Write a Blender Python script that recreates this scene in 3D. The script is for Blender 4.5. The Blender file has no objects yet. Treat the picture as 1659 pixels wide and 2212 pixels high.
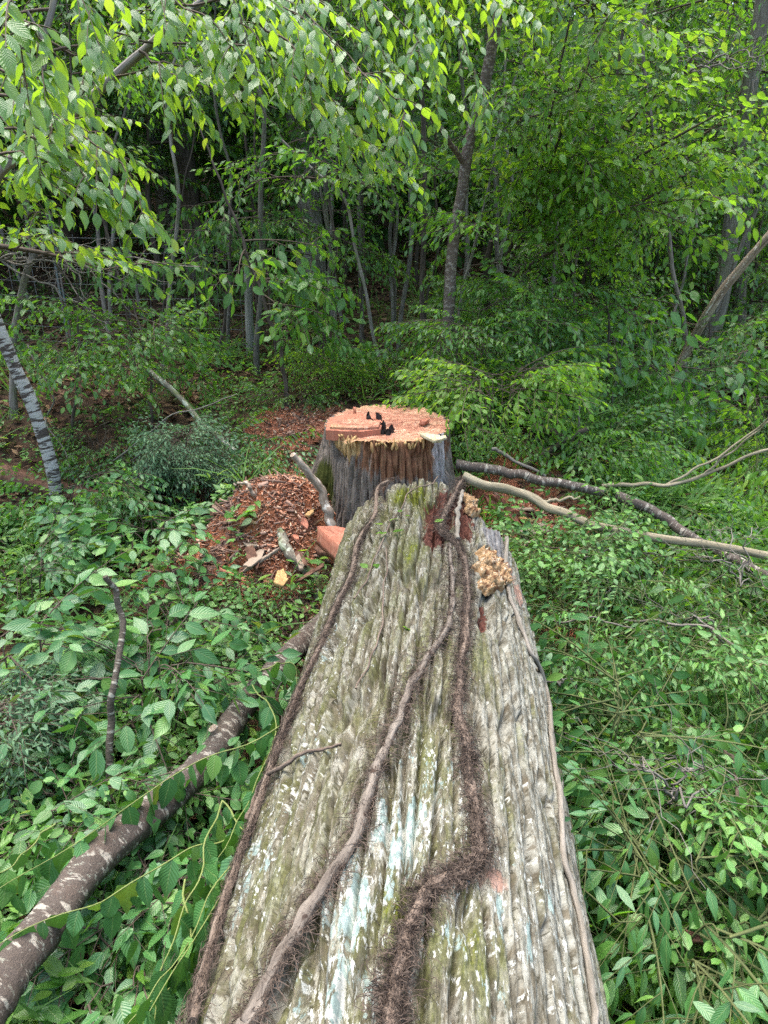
import bpy, math
import numpy as np
from mathutils import Vector, Matrix

# ------------------------------------------------------------------ camera, sky, sun, exposure
scene = bpy.context.scene
COL = scene.collection
CAM = np.array([0.0, 0.0, 2.45]); PITCH = math.radians(22.5); FPX = 1500.0   # focal length for a 1659 x 2212 frame
cam_data = bpy.data.cameras.new('camera')
cam_data.sensor_fit = 'VERTICAL'; cam_data.sensor_height = 36.0; cam_data.lens = 36.0 * FPX / 2212.0
cam_data.clip_start = 0.05; cam_data.clip_end = 500
cam = bpy.data.objects.new('camera', cam_data); COL.objects.link(cam)
cam.location = CAM; cam.rotation_euler = (math.pi / 2 - PITCH, 0, 0)
scene.camera = cam

SUN_EL, SUN_AZ = math.radians(74), math.radians(-30)          # azimuth from +Y towards +X
world = bpy.data.worlds.new('World'); scene.world = world; world.use_nodes = True
wn = world.node_tree.nodes; wl = world.node_tree.links
sky = wn.new('ShaderNodeTexSky'); sky.sky_type = 'NISHITA'; sky.sun_disc = False
sky.sun_elevation = SUN_EL; sky.sun_rotation = SUN_AZ; sky.air_density = 1.0; sky.dust_density = 3.0; sky.ozone_density = 0.6
wn['Background'].inputs[1].default_value = 0.15
wl.new(sky.outputs[0], wn['Background'].inputs[0])
sun_data = bpy.data.lights.new('sun', 'SUN'); sun_data.energy = 1.5; sun_data.angle = math.radians(60); sun_data.color = (1.0, 0.96, 0.9)
sun = bpy.data.objects.new('sun', sun_data); COL.objects.link(sun); sun.location = (0, 0, 30)
sdir = Vector((math.sin(SUN_AZ) * math.cos(SUN_EL), math.cos(SUN_AZ) * math.cos(SUN_EL), math.sin(SUN_EL)))
sun.rotation_euler = sdir.to_track_quat('Z', 'Y').to_euler()
vs = scene.view_settings
vs.view_transform = 'Standard'; vs.look = 'None'; vs.gamma = 1.0; vs.use_curve_mapping = False; vs.exposure = 2.35
cy = scene.cycles
cy.max_bounces = 5; cy.diffuse_bounces = 3; cy.glossy_bounces = 2; cy.transmission_bounces = 3; cy.transparent_max_bounces = 4
cy.use_denoising = False; cy.use_adaptive_sampling = False; cy.sample_clamp_indirect = 6.0; cy.caustics_reflective = False; cy.caustics_refractive = False

# ------------------------------------------------------------------ noise
_rng0 = np.random.default_rng(7)
PERM = np.concatenate([_rng0.permutation(256)] * 3)
GR = _rng0.normal(size=(256, 3)); GR /= np.linalg.norm(GR, axis=1)[:, None]
def noise3(x, y, z):
    x, y, z = np.broadcast_arrays(np.asarray(x, float), np.asarray(y, float), np.asarray(z, float))
    xi, yi, zi = np.floor(x).astype(int), np.floor(y).astype(int), np.floor(z).astype(int)
    xf, yf, zf = x - xi, y - yi, z - zi
    xi &= 255; yi &= 255; zi &= 255
    u = xf * xf * xf * (xf * (xf * 6 - 15) + 10); v = yf * yf * yf * (yf * (yf * 6 - 15) + 10); w = zf * zf * zf * (zf * (zf * 6 - 15) + 10)
    def g(dx, dy, dz):
        h = PERM[PERM[PERM[xi + dx] + yi + dy] + zi + dz]
        k = GR[h]
        return k[..., 0] * (xf - dx) + k[..., 1] * (yf - dy) + k[..., 2] * (zf - dz)
    l = lambda a, b, t: a + t * (b - a)
    return l(l(l(g(0,0,0), g(1,0,0), u), l(g(0,1,0), g(1,1,0), u), v), l(l(g(0,0,1), g(1,0,1), u), l(g(0,1,1), g(1,1,1), u), v), w) * 1.5
def fbm(x, y, z=0.0, oct=4):
    s, a, f = 0.0, 0.5, 1.0
    for i in range(oct):
        s = s + a * noise3(np.asarray(x) * f + 13.7 * i, np.asarray(y) * f + 5.1 * i, np.asarray(z) * f + 2.3 * i); a *= 0.5; f *= 2.03
    return s
def voronoi(a, b, seed=0):
    ai, bi = np.floor(a).astype(int), np.floor(b).astype(int)
    f1 = np.full(a.shape, 9.0); f2 = np.full(a.shape, 9.0); cid = np.zeros(a.shape)
    for dx in (-1, 0, 1):
        for dy in (-1, 0, 1):
            ca, cb = ai + dx, bi + dy
            h1 = PERM[(PERM[(ca + seed) & 255] + cb) & 255]; h2 = PERM[h1 + 71]; h3 = PERM[h1 + 37]
            d = np.hypot(ca + 0.5 + 0.85 * (h1 / 255 - 0.5) - a, cb + 0.5 + 0.85 * (h2 / 255 - 0.5) - b)
            near = d < f1
            f2 = np.where(near, f1, np.minimum(f2, d)); cid = np.where(near, h3 / 255, cid); f1 = np.where(near, d, f1)
    return f1, f2, cid
def sstep(a, b, x):
    t = np.clip((np.asarray(x, float) - a) / (b - a), 0, 1); return t * t * (3 - 2 * t)

# ------------------------------------------------------------------ where things stand (metres; ground near the stump is z = 0)
def H(x, y):
    x, y = np.asarray(x, float), np.asarray(y, float)
    z = 0.10 * fbm(x * 0.35, y * 0.35, 1.7, 3) + 0.05 * fbm(x * 1.3, y * 1.3, 4.0, 3)
    z = z - 0.40 * sstep(1.2, 5.0, x) * sstep(14, 6, y) + 0.12 * sstep(-1.5, -5, x)
    z = z + 0.78 * sstep(3.9, 6.6, y + 0.25 * x) * (1 - 0.75 * sstep(0.9, 3.6, x)) + 0.16 * np.maximum(0, np.minimum(y, 60) - 9.5) + 0.004 * np.maximum(0, np.minimum(y, 60) - 14) ** 2
    d2 = ((x + 0.95) / 0.75) ** 2 + ((y - 4.45) / 0.7) ** 2
    return z + 0.10 * np.exp(-d2) + 0.30 * np.exp(-(((x + 0.55) / 0.32) ** 2 + ((y - 4.85) / 0.35) ** 2))
def ray(px, py):
    cx, cy_, f = px - 829.5, 1106.0 - py, FPX
    return np.array([cx, f * math.cos(PITCH) + cy_ * math.sin(PITCH), cy_ * math.cos(PITCH) - f * math.sin(PITCH)])
def on_ground(px, py, dz=0.0):
    d = ray(px, py); t = 0.0
    z = 0.0
    for i in range(30):
        t = (z + dz - CAM[2]) / d[2] if d[2] < -60 else 25 / d[1]
        t = min(t, 25 / d[1]) if t > 0 else 25 / d[1]
        p = CAM + d * t; z = 0.5 * z + 0.5 * float(H(p[0], p[1]))
    return p
def at_y(px, py, y):
    d = ray(px, py); return CAM + d * (y / d[1])
# the felled trunk: a level cylinder
TR, TO, TA, TL = 0.525, np.array([-0.067, 0, 0.527]), np.array([0.0906, 0.9959, 0]), np.array([0.9959, -0.0906, 0])
UP = np.array([0, 0, 1.0])
def on_trunk(px, py):
    d = ray(px, py)
    dl, dz = d @ TL, d[2]; ol, oz = (CAM - TO) @ TL, CAM[2] - TO[2]
    A, B, C = dl * dl + dz * dz, 2 * (ol * dl + oz * dz), ol * ol + oz * oz - TR * TR
    disc = B * B - 4 * A * C
    t = (-B - math.sqrt(max(disc, 0))) / (2 * A)
    p = CAM + d * t - TO
    return math.atan2(p @ TL, p[2]), float(p @ TA)
def trunk_point(th, s, off=0.0):
    th, s = np.asarray(th, float), np.asarray(s, float)
    r = TR + off
    return TO + s[..., None] * TA + (r * np.sin(th))[..., None] * TL + (r * np.cos(th))[..., None] * UP

# ------------------------------------------------------------------ mesh building
def make_mesh(name, V, F, mat=None, attrs=None, smooth=True):
    me = bpy.data.meshes.new(name)
    V = np.ascontiguousarray(V, dtype=np.float32)
    Fs = F if isinstance(F, list) else [F]
    Fs = [np.asarray(f) for f in Fs if len(f)]
    me.vertices.add(len(V)); me.vertices.foreach_set('co', V.ravel())
    loops = np.concatenate([f.ravel() for f in Fs]).astype(np.int32)
    tot = np.concatenate([np.full(len(f), f.shape[1]) for f in Fs]).astype(np.int32)
    start = np.concatenate([[0], np.cumsum(tot)[:-1]]).astype(np.int32)
    me.loops.add(len(loops)); me.loops.foreach_set('vertex_index', loops)
    me.polygons.add(len(tot)); me.polygons.foreach_set('loop_start', start)
    if smooth: me.polygons.foreach_set('use_smooth', np.ones(len(tot), dtype=bool))
    for k, a in (attrs or {}).items():
        a = np.ascontiguousarray(a, dtype=np.float32)
        at = me.attributes.new(k, 'FLOAT' if a.ndim == 1 else 'FLOAT_VECTOR', 'POINT')
        at.data.foreach_set('value' if a.ndim == 1 else 'vector', a.ravel())
    me.update(calc_edges=True)
    if mat: me.materials.append(mat)
    return me
class Acc:                                                    # collects pieces of one mesh
    def __init__(s): s.V, s.F3, s.F4, s.T, s.n = [], [], [], [], 0
    def add(s, V, F, T=None):
        V = np.asarray(V, float); F = np.asarray(F)
        if len(V) == 0: return
        s.V.append(V); (s.F4 if F.shape[1] == 4 else s.F3).append(F + s.n)
        s.T.append(np.zeros((len(V), 3)) if T is None else T); s.n += len(V)
    def mesh(s, name, mat, off=None, smooth=True):
        V = np.concatenate(s.V)
        if off is not None: V = V - np.asarray(off)
        F = [np.concatenate(f) for f in (s.F3, s.F4) if f]
        return make_mesh(name, V, F, mat, {'tuv': np.concatenate(s.T)}, smooth)
def link(name, me, parent=None, **props):
    o = bpy.data.objects.new(name, me); COL.objects.link(o)
    if parent is not None: o.parent = parent
    for k, v in props.items(): o[k] = v
    return o
def thing(name, label, cat, loc, group=None):
    o = bpy.data.objects.new(name, None); COL.objects.link(o)
    o.empty_display_size = 0.1; o.location = loc
    o['label'] = label; o['category'] = cat
    if group: o['group'] = group
    return o
def tag(o, label, cat, group=None):
    o['label'] = label; o['category'] = cat
    if group: o['group'] = group
    return o
def spline(pts, n=24):
    P = np.asarray(pts, float)
    if len(P) == 2: return P[0] + np.linspace(0, 1, n)[:, None] * (P[1] - P[0])
    Q = np.vstack([2 * P[0] - P[1], P, 2 * P[-1] - P[-2]])
    out = []
    ts = np.linspace(0, len(P) - 1, n)
    for t in ts:
        i = min(int(t), len(P) - 2); f = t - i
        a, b, c, d = Q[i], Q[i + 1], Q[i + 2], Q[i + 3]
        out.append(0.5 * (2 * b + (c - a) * f + (2 * a - 5 * b + 4 * c - d) * f * f + (3 * b - 3 * c + d - a) * f ** 3))
    return np.array(out)
def tube(P, R, sides=6, rough=0.0, seed=0.0, cap=True):
    P = np.asarray(P, float); n = len(P); R = np.broadcast_to(np.asarray(R, float), (n,))
    T = np.gradient(P, axis=0); T /= np.linalg.norm(T, axis=1)[:, None] + 1e-9
    ref = np.array([0.31, 0.2, 0.93]) if abs(T.mean(0)[2]) < 0.8 else np.array([0.9, 0.3, 0.1])
    A = np.cross(T, ref); A /= np.linalg.norm(A, axis=1)[:, None] + 1e-9
    B = np.cross(T, A)
    ph = np.linspace(0, 2 * math.pi, sides, endpoint=False)
    L = np.concatenate([[0], np.cumsum(np.linalg.norm(np.diff(P, axis=0), axis=1))])
    rr = R[:, None] * np.ones(sides)
    if rough:
        rr = rr * (1 + rough * fbm(np.cos(ph)[None, :] * 1.6 + seed, np.sin(ph)[None, :] * 1.6, L[:, None] / (R.mean() * 4 + 1e-6), 3))
    V = P[:, None, :] + rr[..., None] * (np.cos(ph)[None, :, None] * A[:, None, :] + np.sin(ph)[None, :, None] * B[:, None, :])
    tuv = np.stack(np.broadcast_arrays(np.cos(ph)[None, :] * R.max(), np.sin(ph)[None, :] * R.max(), L[:, None]), -1)
    i = np.arange(n - 1)[:, None] * sides; j = np.arange(sides)[None, :]; k = (j + 1) % sides
    F = np.stack([i + j, i + k, i + sides + k, i + sides + j], -1).reshape(-1, 4)
    V = V.reshape(-1, 3); tuv = tuv.reshape(-1, 3)
    return V, F, tuv
def tube_into(acc, P, R, sides=6, rough=0.0, seed=0.0):
    V, F, t = tube(P, R, sides, rough, seed)
    acc.add(V, F, t)
    R = np.broadcast_to(R, (len(P),))
    if sides > 3:
        for e, base in ((0, 0), (-1, len(V) - sides)):          # closed ends
            if R[e] > 0.004:
                ring = V[base:base + sides]; c = ring.mean(0, keepdims=True)
                idx = np.arange(sides); tri = np.stack([idx, (idx + 1) % sides, np.full(sides, sides)], -1)
                if e == 0: tri = tri[:, ::-1]
                acc.add(np.vstack([ring, c]), tri, np.vstack([t[base:base + sides], t[base:base + 1]]))
def wobble(P, amp, freq, seed):
    P = np.asarray(P, float); k = np.linspace(0, 1, len(P))
    w = np.stack([noise3(k * freq, seed, 0.3), noise3(k * freq, seed, 7.3), noise3(k * freq, seed, 14.3)], -1)
    return P + amp * w * np.minimum(1, k * 6)[:, None]
def grid_faces(n, m, wrap=False):
    i = np.arange(n - 1)[:, None]; j = np.arange(m if wrap else m - 1)[None, :]; k = (j + 1) % m
    return np.stack([i * m + j, i * m + k, (i + 1) * m + k, (i + 1) * m + j], -1).reshape(-1, 4)

# ------------------------------------------------------------------ materials
def new_mat(name):
    m = bpy.data.materials.new(name); m.use_nodes = True
    return m, m.node_tree.nodes, m.node_tree.links, m.node_tree.nodes['Principled BSDF']
class NB:                                                     # small node helper
    def __init__(s, name):
        s.m, s.n, s.l, s.p = new_mat(name)
    def _in(s, sock, v):
        if isinstance(v, bpy.types.NodeSocket): s.l.new(v, sock)
        elif v is not None: sock.default_value = v if not isinstance(v, tuple) or len(v) != 3 or sock.type == 'VECTOR' else (*v, 1)
    def attr(s, name, out='Fac'):
        a = s.n.new('ShaderNodeAttribute'); a.attribute_name = name; return a.outputs[out]
    def obj(s): return s.n.new('ShaderNodeTexCoord').outputs['Object']
    def scale(s, vec, k):
        x = s.n.new('ShaderNodeVectorMath'); x.operation = 'MULTIPLY'; s._in(x.inputs[0], vec); x.inputs[1].default_value = k; return x.outputs[0]
    def noise(s, vec, sc, det=4, rough=0.55, dist=0.0):
        x = s.n.new('ShaderNodeTexNoise'); s._in(x.inputs['Vector'], vec); x.inputs['Scale'].default_value = sc
        x.inputs['Detail'].default_value = det; x.inputs['Roughness'].default_value = rough; x.inputs['Distortion'].default_value = dist; return x.outputs['Fac']
    def vor(s, vec, sc, feat='F1'):
        x = s.n.new('ShaderNodeTexVoronoi'); x.feature = feat; s._in(x.inputs['Vector'], vec); x.inputs['Scale'].default_value = sc; return x
    def rng(s, v, a, b, lo=0.0, hi=1.0):
        x = s.n.new('ShaderNodeMapRange'); x.interpolation_type = 'SMOOTHSTEP'; s._in(x.inputs[0], v)
        for i, q in zip((1, 2, 3, 4), (a, b, lo, hi)): x.inputs[i].default_value = q
        return x.outputs[0]
    def math(s, op, a, b=0.0):
        x = s.n.new('ShaderNodeMath'); x.operation = op; s._in(x.inputs[0], a); s._in(x.inputs[1], b); return x.outputs[0]
    def mix(s, f, a, b, mode='MIX'):
        x = s.n.new('ShaderNodeMix'); x.data_type = 'RGBA'; x.blend_type = mode
        s._in(x.inputs[0], f); s._in(x.inputs[6], a); s._in(x.inputs[7], b); return x.outputs[2]
    def bump(s, h, strength=0.5, dist=0.01):
        x = s.n.new('ShaderNodeBump'); s._in(x.inputs['Height'], h); x.inputs['Strength'].default_value = strength; x.inputs['Distance'].default_value = dist
        s.l.new(x.outputs[0], s.p.inputs['Normal']); return x.outputs[0]
    def done(s, col, rough=0.85, spec=0.3):
        s._in(s.p.inputs['Base Color'], col); s._in(s.p.inputs['Roughness'], rough); s.p.inputs['Specular IOR Level'].default_value = spec
        return s.m
def leaf_mat(name, dark, light, glow, tfac=0.38, rough=0.42, spec=0.5, young=None):
    b = NB(name)
    t = b.math('FRACT', b.math('ADD', b.attr('tint'), b.n.new('ShaderNodeObjectInfo').outputs['Random']))
    col = b.mix(t, dark, light)
    tr = b.mix(t, tuple(0.75 * c for c in glow), glow)
    if young:
        y = b.rng(t, 0.80, 0.97); col = b.mix(y, col, young); tr = b.mix(b.math('MULTIPLY', y, 0.6), tr, (0.42, 0.46, 0.05))
    uv = b.n.new('ShaderNodeAttribute'); uv.attribute_name = 'leafuv'
    sep = b.n.new('ShaderNodeSeparateXYZ'); b.l.new(uv.outputs['Vector'], sep.inputs[0])
    across = b.math('ABSOLUTE', sep.outputs[1])
    rib = b.rng(across, 0.02, 0.10, 1.0, 0.0)
    rib = b.math('MULTIPLY', rib, b.rng(sep.outputs[2], 0.4, 0.6))
    col = b.mix(b.math('MULTIPLY', rib, 0.45), col, (0.22, 0.30, 0.10))
    # side veins as fine relief
    v = b.math('SINE', b.math('MULTIPLY', b.math('SUBTRACT', sep.outputs[0], b.math('MULTIPLY', across, 0.28)), 58.0))
    b.bump(b.math('MULTIPLY', v, sep.outputs[2]), 0.25, 0.002)
    b.done(col, rough, spec)
    out = b.n['Material Output']
    tl = b.n.new('ShaderNodeBsdfTranslucent'); b.l.new(tr, tl.inputs[0])
    mx = b.n.new('ShaderNodeMixShader'); mx.inputs[0].default_value = tfac
    b.l.new(b.p.outputs[0], mx.inputs[1]); b.l.new(tl.outputs[0], mx.inputs[2]); b.l.new(mx.outputs[0], out.inputs[0])
    return b.m
def bark_mat(name, c1, c2, sc=30, stretch=5.0, spot=None, spot_amt=0.62, bump=0.6, moss=0.0):
    b = NB(name); tuv = b.attr('tuv', 'Vector')
    st = b.scale(tuv, (1, 1, 1 / stretch))
    n1 = b.noise(st, sc, 6, 0.62); n2 = b.noise(tuv, sc * 0.22, 3)
    col = b.mix(b.rng(n1, 0.3, 0.7), c1, c2)
    if spot:
        s = b.rng(b.noise(tuv, sc * 0.6, 5, 0.6, 0.4), spot_amt, spot_amt + 0.08); col = b.mix(s, col, spot)
    if moss: col = b.mix(b.math('MULTIPLY', b.rng(n2, 0.45, 0.6), moss), col, (0.09, 0.12, 0.02))
    b.bump(n1, bump, 0.012)
    return b.done(col, 0.9, 0.2)
def band_mat(name, skin, band, band_sc=55, thr=0.55, pale=None, reddish=None, wrap=12):
    b = NB(name); tuv = b.attr('tuv', 'Vector')
    n = b.noise(b.scale(tuv, (wrap, wrap, 1.0 * band_sc)), 1.0, 4, 0.6, 0.2)
    big = b.noise(tuv, 7, 4, 0.6)
    col = b.mix(b.rng(n, thr, thr + 0.07), skin, band)
    if reddish: col = b.mix(b.rng(big, 0.52, 0.62), col, reddish)
    if pale:
        l = b.rng(b.noise(b.scale(tuv, (1, 1, 2.2)), 30, 8, 0.72), 0.56, 0.64); col = b.mix(l, col, pale)
    b.bump(b.math('ADD', n, b.noise(tuv, 60, 6, 0.7)), 0.8, 0.010)
    return b.done(col, 0.75, 0.3)
def wood_mat(name, c1, c2, c3, sc=40, axis=(1, 1, 0.08), rough=0.8):
    b = NB(name); o = b.obj()
    g = b.noise(b.scale(o, axis), sc, 6, 0.65, 0.3); n2 = b.noise(o, 9, 4)
    col = b.mix(b.rng(g, 0.3, 0.7), c1, c2); col = b.mix(b.rng(n2, 0.5, 0.68), col, c3)
    b.bump(g, 0.5, 0.008)
    return b.done(col, rough, 0.2)

M = {}
M['leaf_cherry'] = leaf_mat('leaf_cherry', (0.040, 0.120, 0.028), (0.085, 0.215, 0.040), (0.42, 0.70, 0.03), 0.46, 0.40, 0.8, (0.13, 0.24, 0.05))
M['leaf_mid'] = leaf_mat('leaf_mid', (0.042, 0.120, 0.025), (0.090, 0.215, 0.038), (0.26, 0.60, 0.03), 0.40, 0.42, 0.6, (0.14, 0.25, 0.04))
M['leaf_bright'] = leaf_mat('leaf_bright', (0.065, 0.165, 0.020), (0.135, 0.290, 0.035), (0.32, 0.60, 0.03), 0.52, 0.40, 0.45, (0.20, 0.32, 0.05))
M['leaf_far'] = leaf_mat('leaf_far', (0.028, 0.080, 0.025), (0.060, 0.150, 0.035), (0.14, 0.34, 0.03), 0.42, 0.55, 0.3)
M['leaf_shrub'] = leaf_mat('leaf_shrub', (0.040, 0.125, 0.040), (0.085, 0.225, 0.055), (0.14, 0.36, 0.03), 0.22, 0.40, 0.6, (0.12, 0.25, 0.05))
M['leaf_grey'] = leaf_mat('leaf_grey', (0.085, 0.165, 0.085), (0.150, 0.255, 0.140), (0.14, 0.28, 0.10), 0.3, 0.7, 0.2)
M['leaf_small'] = leaf_mat('leaf_small', (0.055, 0.150, 0.035), (0.115, 0.265, 0.045), (0.16, 0.38, 0.03), 0.22, 0.42, 0.5, (0.13, 0.26, 0.05))
M['grass'] = leaf_mat('grass', (0.050, 0.130, 0.025), (0.100, 0.210, 0.045), (0.18, 0.36, 0.04), 0.35, 0.5, 0.35)
M['litter'] = leaf_mat('litter', (0.060, 0.026, 0.015), (0.150, 0.078, 0.045), (0.12, 0.05, 0.02), 0.12, 0.75, 0.25, (0.24, 0.14, 0.08))
M['twig'] = bark_mat('twig', (0.060, 0.045, 0.032), (0.13, 0.10, 0.075), 60, 4)
M['twig_grey'] = bark_mat('twig_grey', (0.10, 0.088, 0.072), (0.21, 0.19, 0.16), 50, 5)
M['twig_pale'] = bark_mat('twig_pale', (0.16, 0.135, 0.085), (0.29, 0.25, 0.17), 40, 8, (0.11, 0.10, 0.065), 0.6)
M['twig_olive'] = bark_mat('twig_olive', (0.055, 0.070, 0.026), (0.115, 0.130, 0.048), 60, 6)
M['twig_green'] = bark_mat('twig_green', (0.13, 0.165, 0.045), (0.20, 0.235, 0.08), 60, 6)
M['bark_dark'] = bark_mat('bark_dark', (0.045, 0.035, 0.028), (0.12, 0.095, 0.075), 28, 5, (0.24, 0.25, 0.21), 0.66)
M['bark_grey'] = bark_mat('bark_grey', (0.12, 0.105, 0.09), (0.27, 0.24, 0.21), 26, 6, (0.36, 0.36, 0.33), 0.62, moss=0.3)
M['bark_cherry'] = band_mat('bark_cherry', (0.11, 0.082, 0.064), (0.25, 0.21, 0.17), 30, 0.52, (0.36, 0.35, 0.30))
M['bark_birch'] = band_mat('bark_birch', (0.060, 0.045, 0.038), (0.36, 0.345, 0.32), 40, 0.455, wrap=5)
M['bark_ring'] = band_mat('bark_ring', (0.075, 0.060, 0.042), (0.30, 0.28, 0.22), 60, 0.56)
M['bark_log'] = band_mat('bark_log', (0.075, 0.058, 0.046), (0.30, 0.27, 0.22), 38, 0.55, (0.24, 0.24, 0.19), (0.085, 0.062, 0.048))
M['bark_lichen'] = bark_mat('bark_lichen', (0.10, 0.085, 0.065), (0.22, 0.20, 0.15), 30, 4, (0.40, 0.42, 0.33), 0.5, moss=0.6)
M['rotten'] = wood_mat('rotten', (0.055, 0.028, 0.018), (0.13, 0.065, 0.042), (0.19, 0.10, 0.065), 25)
M['charred'] = bark_mat('charred', (0.022, 0.022, 0.024), (0.060, 0.058, 0.058), 18, 2, (0.16, 0.16, 0.15), 0.66)
M['dead_pale'] = bark_mat('dead_pale', (0.17, 0.12, 0.085), (0.36, 0.29, 0.22), 30, 8, (0.55, 0.50, 0.42), 0.55)
M['vine_bark'] = bark_mat('vine_bark', (0.085, 0.060, 0.045), (0.19, 0.145, 0.11), 55, 7, (0.055, 0.035, 0.025), 0.62)
M['vine_pale'] = bark_mat('vine_pale', (0.080, 0.064, 0.050), (0.20, 0.170, 0.138), 38, 5, (0.045, 0.03, 0.022), 0.58, bump=1.0)
M['vine_grey'] = bark_mat('vine_grey', (0.12, 0.105, 0.08), (0.23, 0.205, 0.17), 55, 6)
M['hair'] = bark_mat('hair', (0.032, 0.022, 0.017), (0.125, 0.092, 0.070), 40, 1)
M['redwood'] = wood_mat('redwood', (0.26, 0.085, 0.050), (0.42, 0.185, 0.118), (0.35, 0.125, 0.075), 60, (1, 1, 0.06))
M['yellow_wood'] = wood_mat('yellow_wood', (0.28, 0.165, 0.060), (0.46, 0.31, 0.145), (0.36, 0.20, 0.085), 60, (1, 1, 0.08))
M['white_wood'] = wood_mat('white_wood', (0.34, 0.27, 0.155), (0.50, 0.43, 0.29), (0.40, 0.33, 0.19), 60, (1, 0.1, 1))
M['black_rot'] = wood_mat('black_rot', (0.012, 0.010, 0.009), (0.035, 0.028, 0.025), (0.05, 0.035, 0.03), 40, (1, 1, 0.15))
M['post'] = bark_mat('post', (0.17, 0.165, 0.14), (0.28, 0.27, 0.235), 40, 12, None, bump=0.4)
b = NB('wire'); b.p.inputs['Metallic'].default_value = 0.6; M['wire'] = b.done((0.20, 0.21, 0.21), 0.55)
b = NB('steel_post'); M['steel_post'] = b.done(b.mix(b.rng(b.noise(b.obj(), 9), 0.45, 0.6), (0.11, 0.15, 0.15), (0.16, 0.13, 0.11)), 0.6)
b = NB('fungus'); o = b.obj(); n = b.noise(o, 60, 5, 0.6); n2 = b.noise(o, 22, 4)
c = b.mix(b.rng(n, 0.35, 0.65), (0.24, 0.135, 0.055), (0.40, 0.27, 0.145)); c = b.mix(b.rng(n2, 0.50, 0.60), c, (0.13, 0.060, 0.025)); c = b.mix(b.rng(b.noise(o, 35, 3), 0.58, 0.66), c, (0.46, 0.38, 0.27))
b.bump(n, 0.8, 0.01); M['fungus'] = b.done(c, 0.8)
b = NB('chips'); t = b.attr('tint')
M['chips'] = b.done(b.mix(b.rng(t, 0.72, 0.95), b.mix(b.rng(t, 0.05, 0.40), (0.17, 0.085, 0.058), b.mix(t, (0.32, 0.125, 0.068), (0.46, 0.22, 0.13))), (0.55, 0.40, 0.28)), 0.85, 0.2)
b = NB('bark_chips'); t = b.attr('tint'); M['bark_chips'] = b.done(b.mix(t, (0.085, 0.045, 0.032), (0.33, 0.21, 0.155)), 0.9, 0.2)
# ground: leaf mould, with sawdust where it fell
b = NB('ground'); o = b.obj(); n1 = b.noise(o, 14, 6, 0.65); n2 = b.noise(o, 2.2, 4); n3 = b.vor(o, 38)
c = b.mix(b.rng(n1, 0.3, 0.7), (0.035, 0.022, 0.015), (0.105, 0.065, 0.042)); c = b.mix(b.rng(n2, 0.5, 0.65), c, (0.055, 0.055, 0.022))
c = b.mix(b.math('MULTIPLY', b.rng(n3.outputs['Distance'], 0.1, 0.5, 1, 0), 0.35), c, (0.16, 0.10, 0.07))
sd = b.math('ADD', b.attr('sawdust'), b.math('MULTIPLY', b.math('SUBTRACT', b.noise(o, 9, 6, 0.7), 0.5), 1.6))
c = b.mix(b.rng(sd, 0.42, 0.62), c, b.mix(b.rng(b.noise(o, 120, 3), 0.35, 0.65), (0.22, 0.070, 0.038), (0.38, 0.16, 0.095)))
b.bump(b.math('ADD', n1, b.noise(o, 70, 4)), 0.9, 0.03); M['ground'] = b.done(c, 0.95, 0.1)
b = NB('mound'); o = b.obj(); n1 = b.noise(o, 26, 6, 0.65)
c = b.mix(b.rng(n1, 0.3, 0.7), (0.060, 0.033, 0.024), (0.18, 0.105, 0.078)); c = b.mix(b.rng(b.noise(o, 7, 5), 0.5, 0.6), c, (0.25, 0.17, 0.135))
sd = b.math('ADD', b.attr('sawdust'), b.math('MULTIPLY', b.math('SUBTRACT', b.noise(o, 13, 6, 0.7), 0.5), 1.5))
c = b.mix(b.rng(sd, 0.42, 0.58), c, b.mix(b.rng(b.noise(o, 150, 3), 0.35, 0.65), (0.24, 0.075, 0.034), (0.40, 0.165, 0.085)))
b.bump(b.math('ADD', n1, b.noise(o, 90, 4)), 1.0, 0.03); M['mound'] = b.done(c, 0.95, 0.1)
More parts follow.
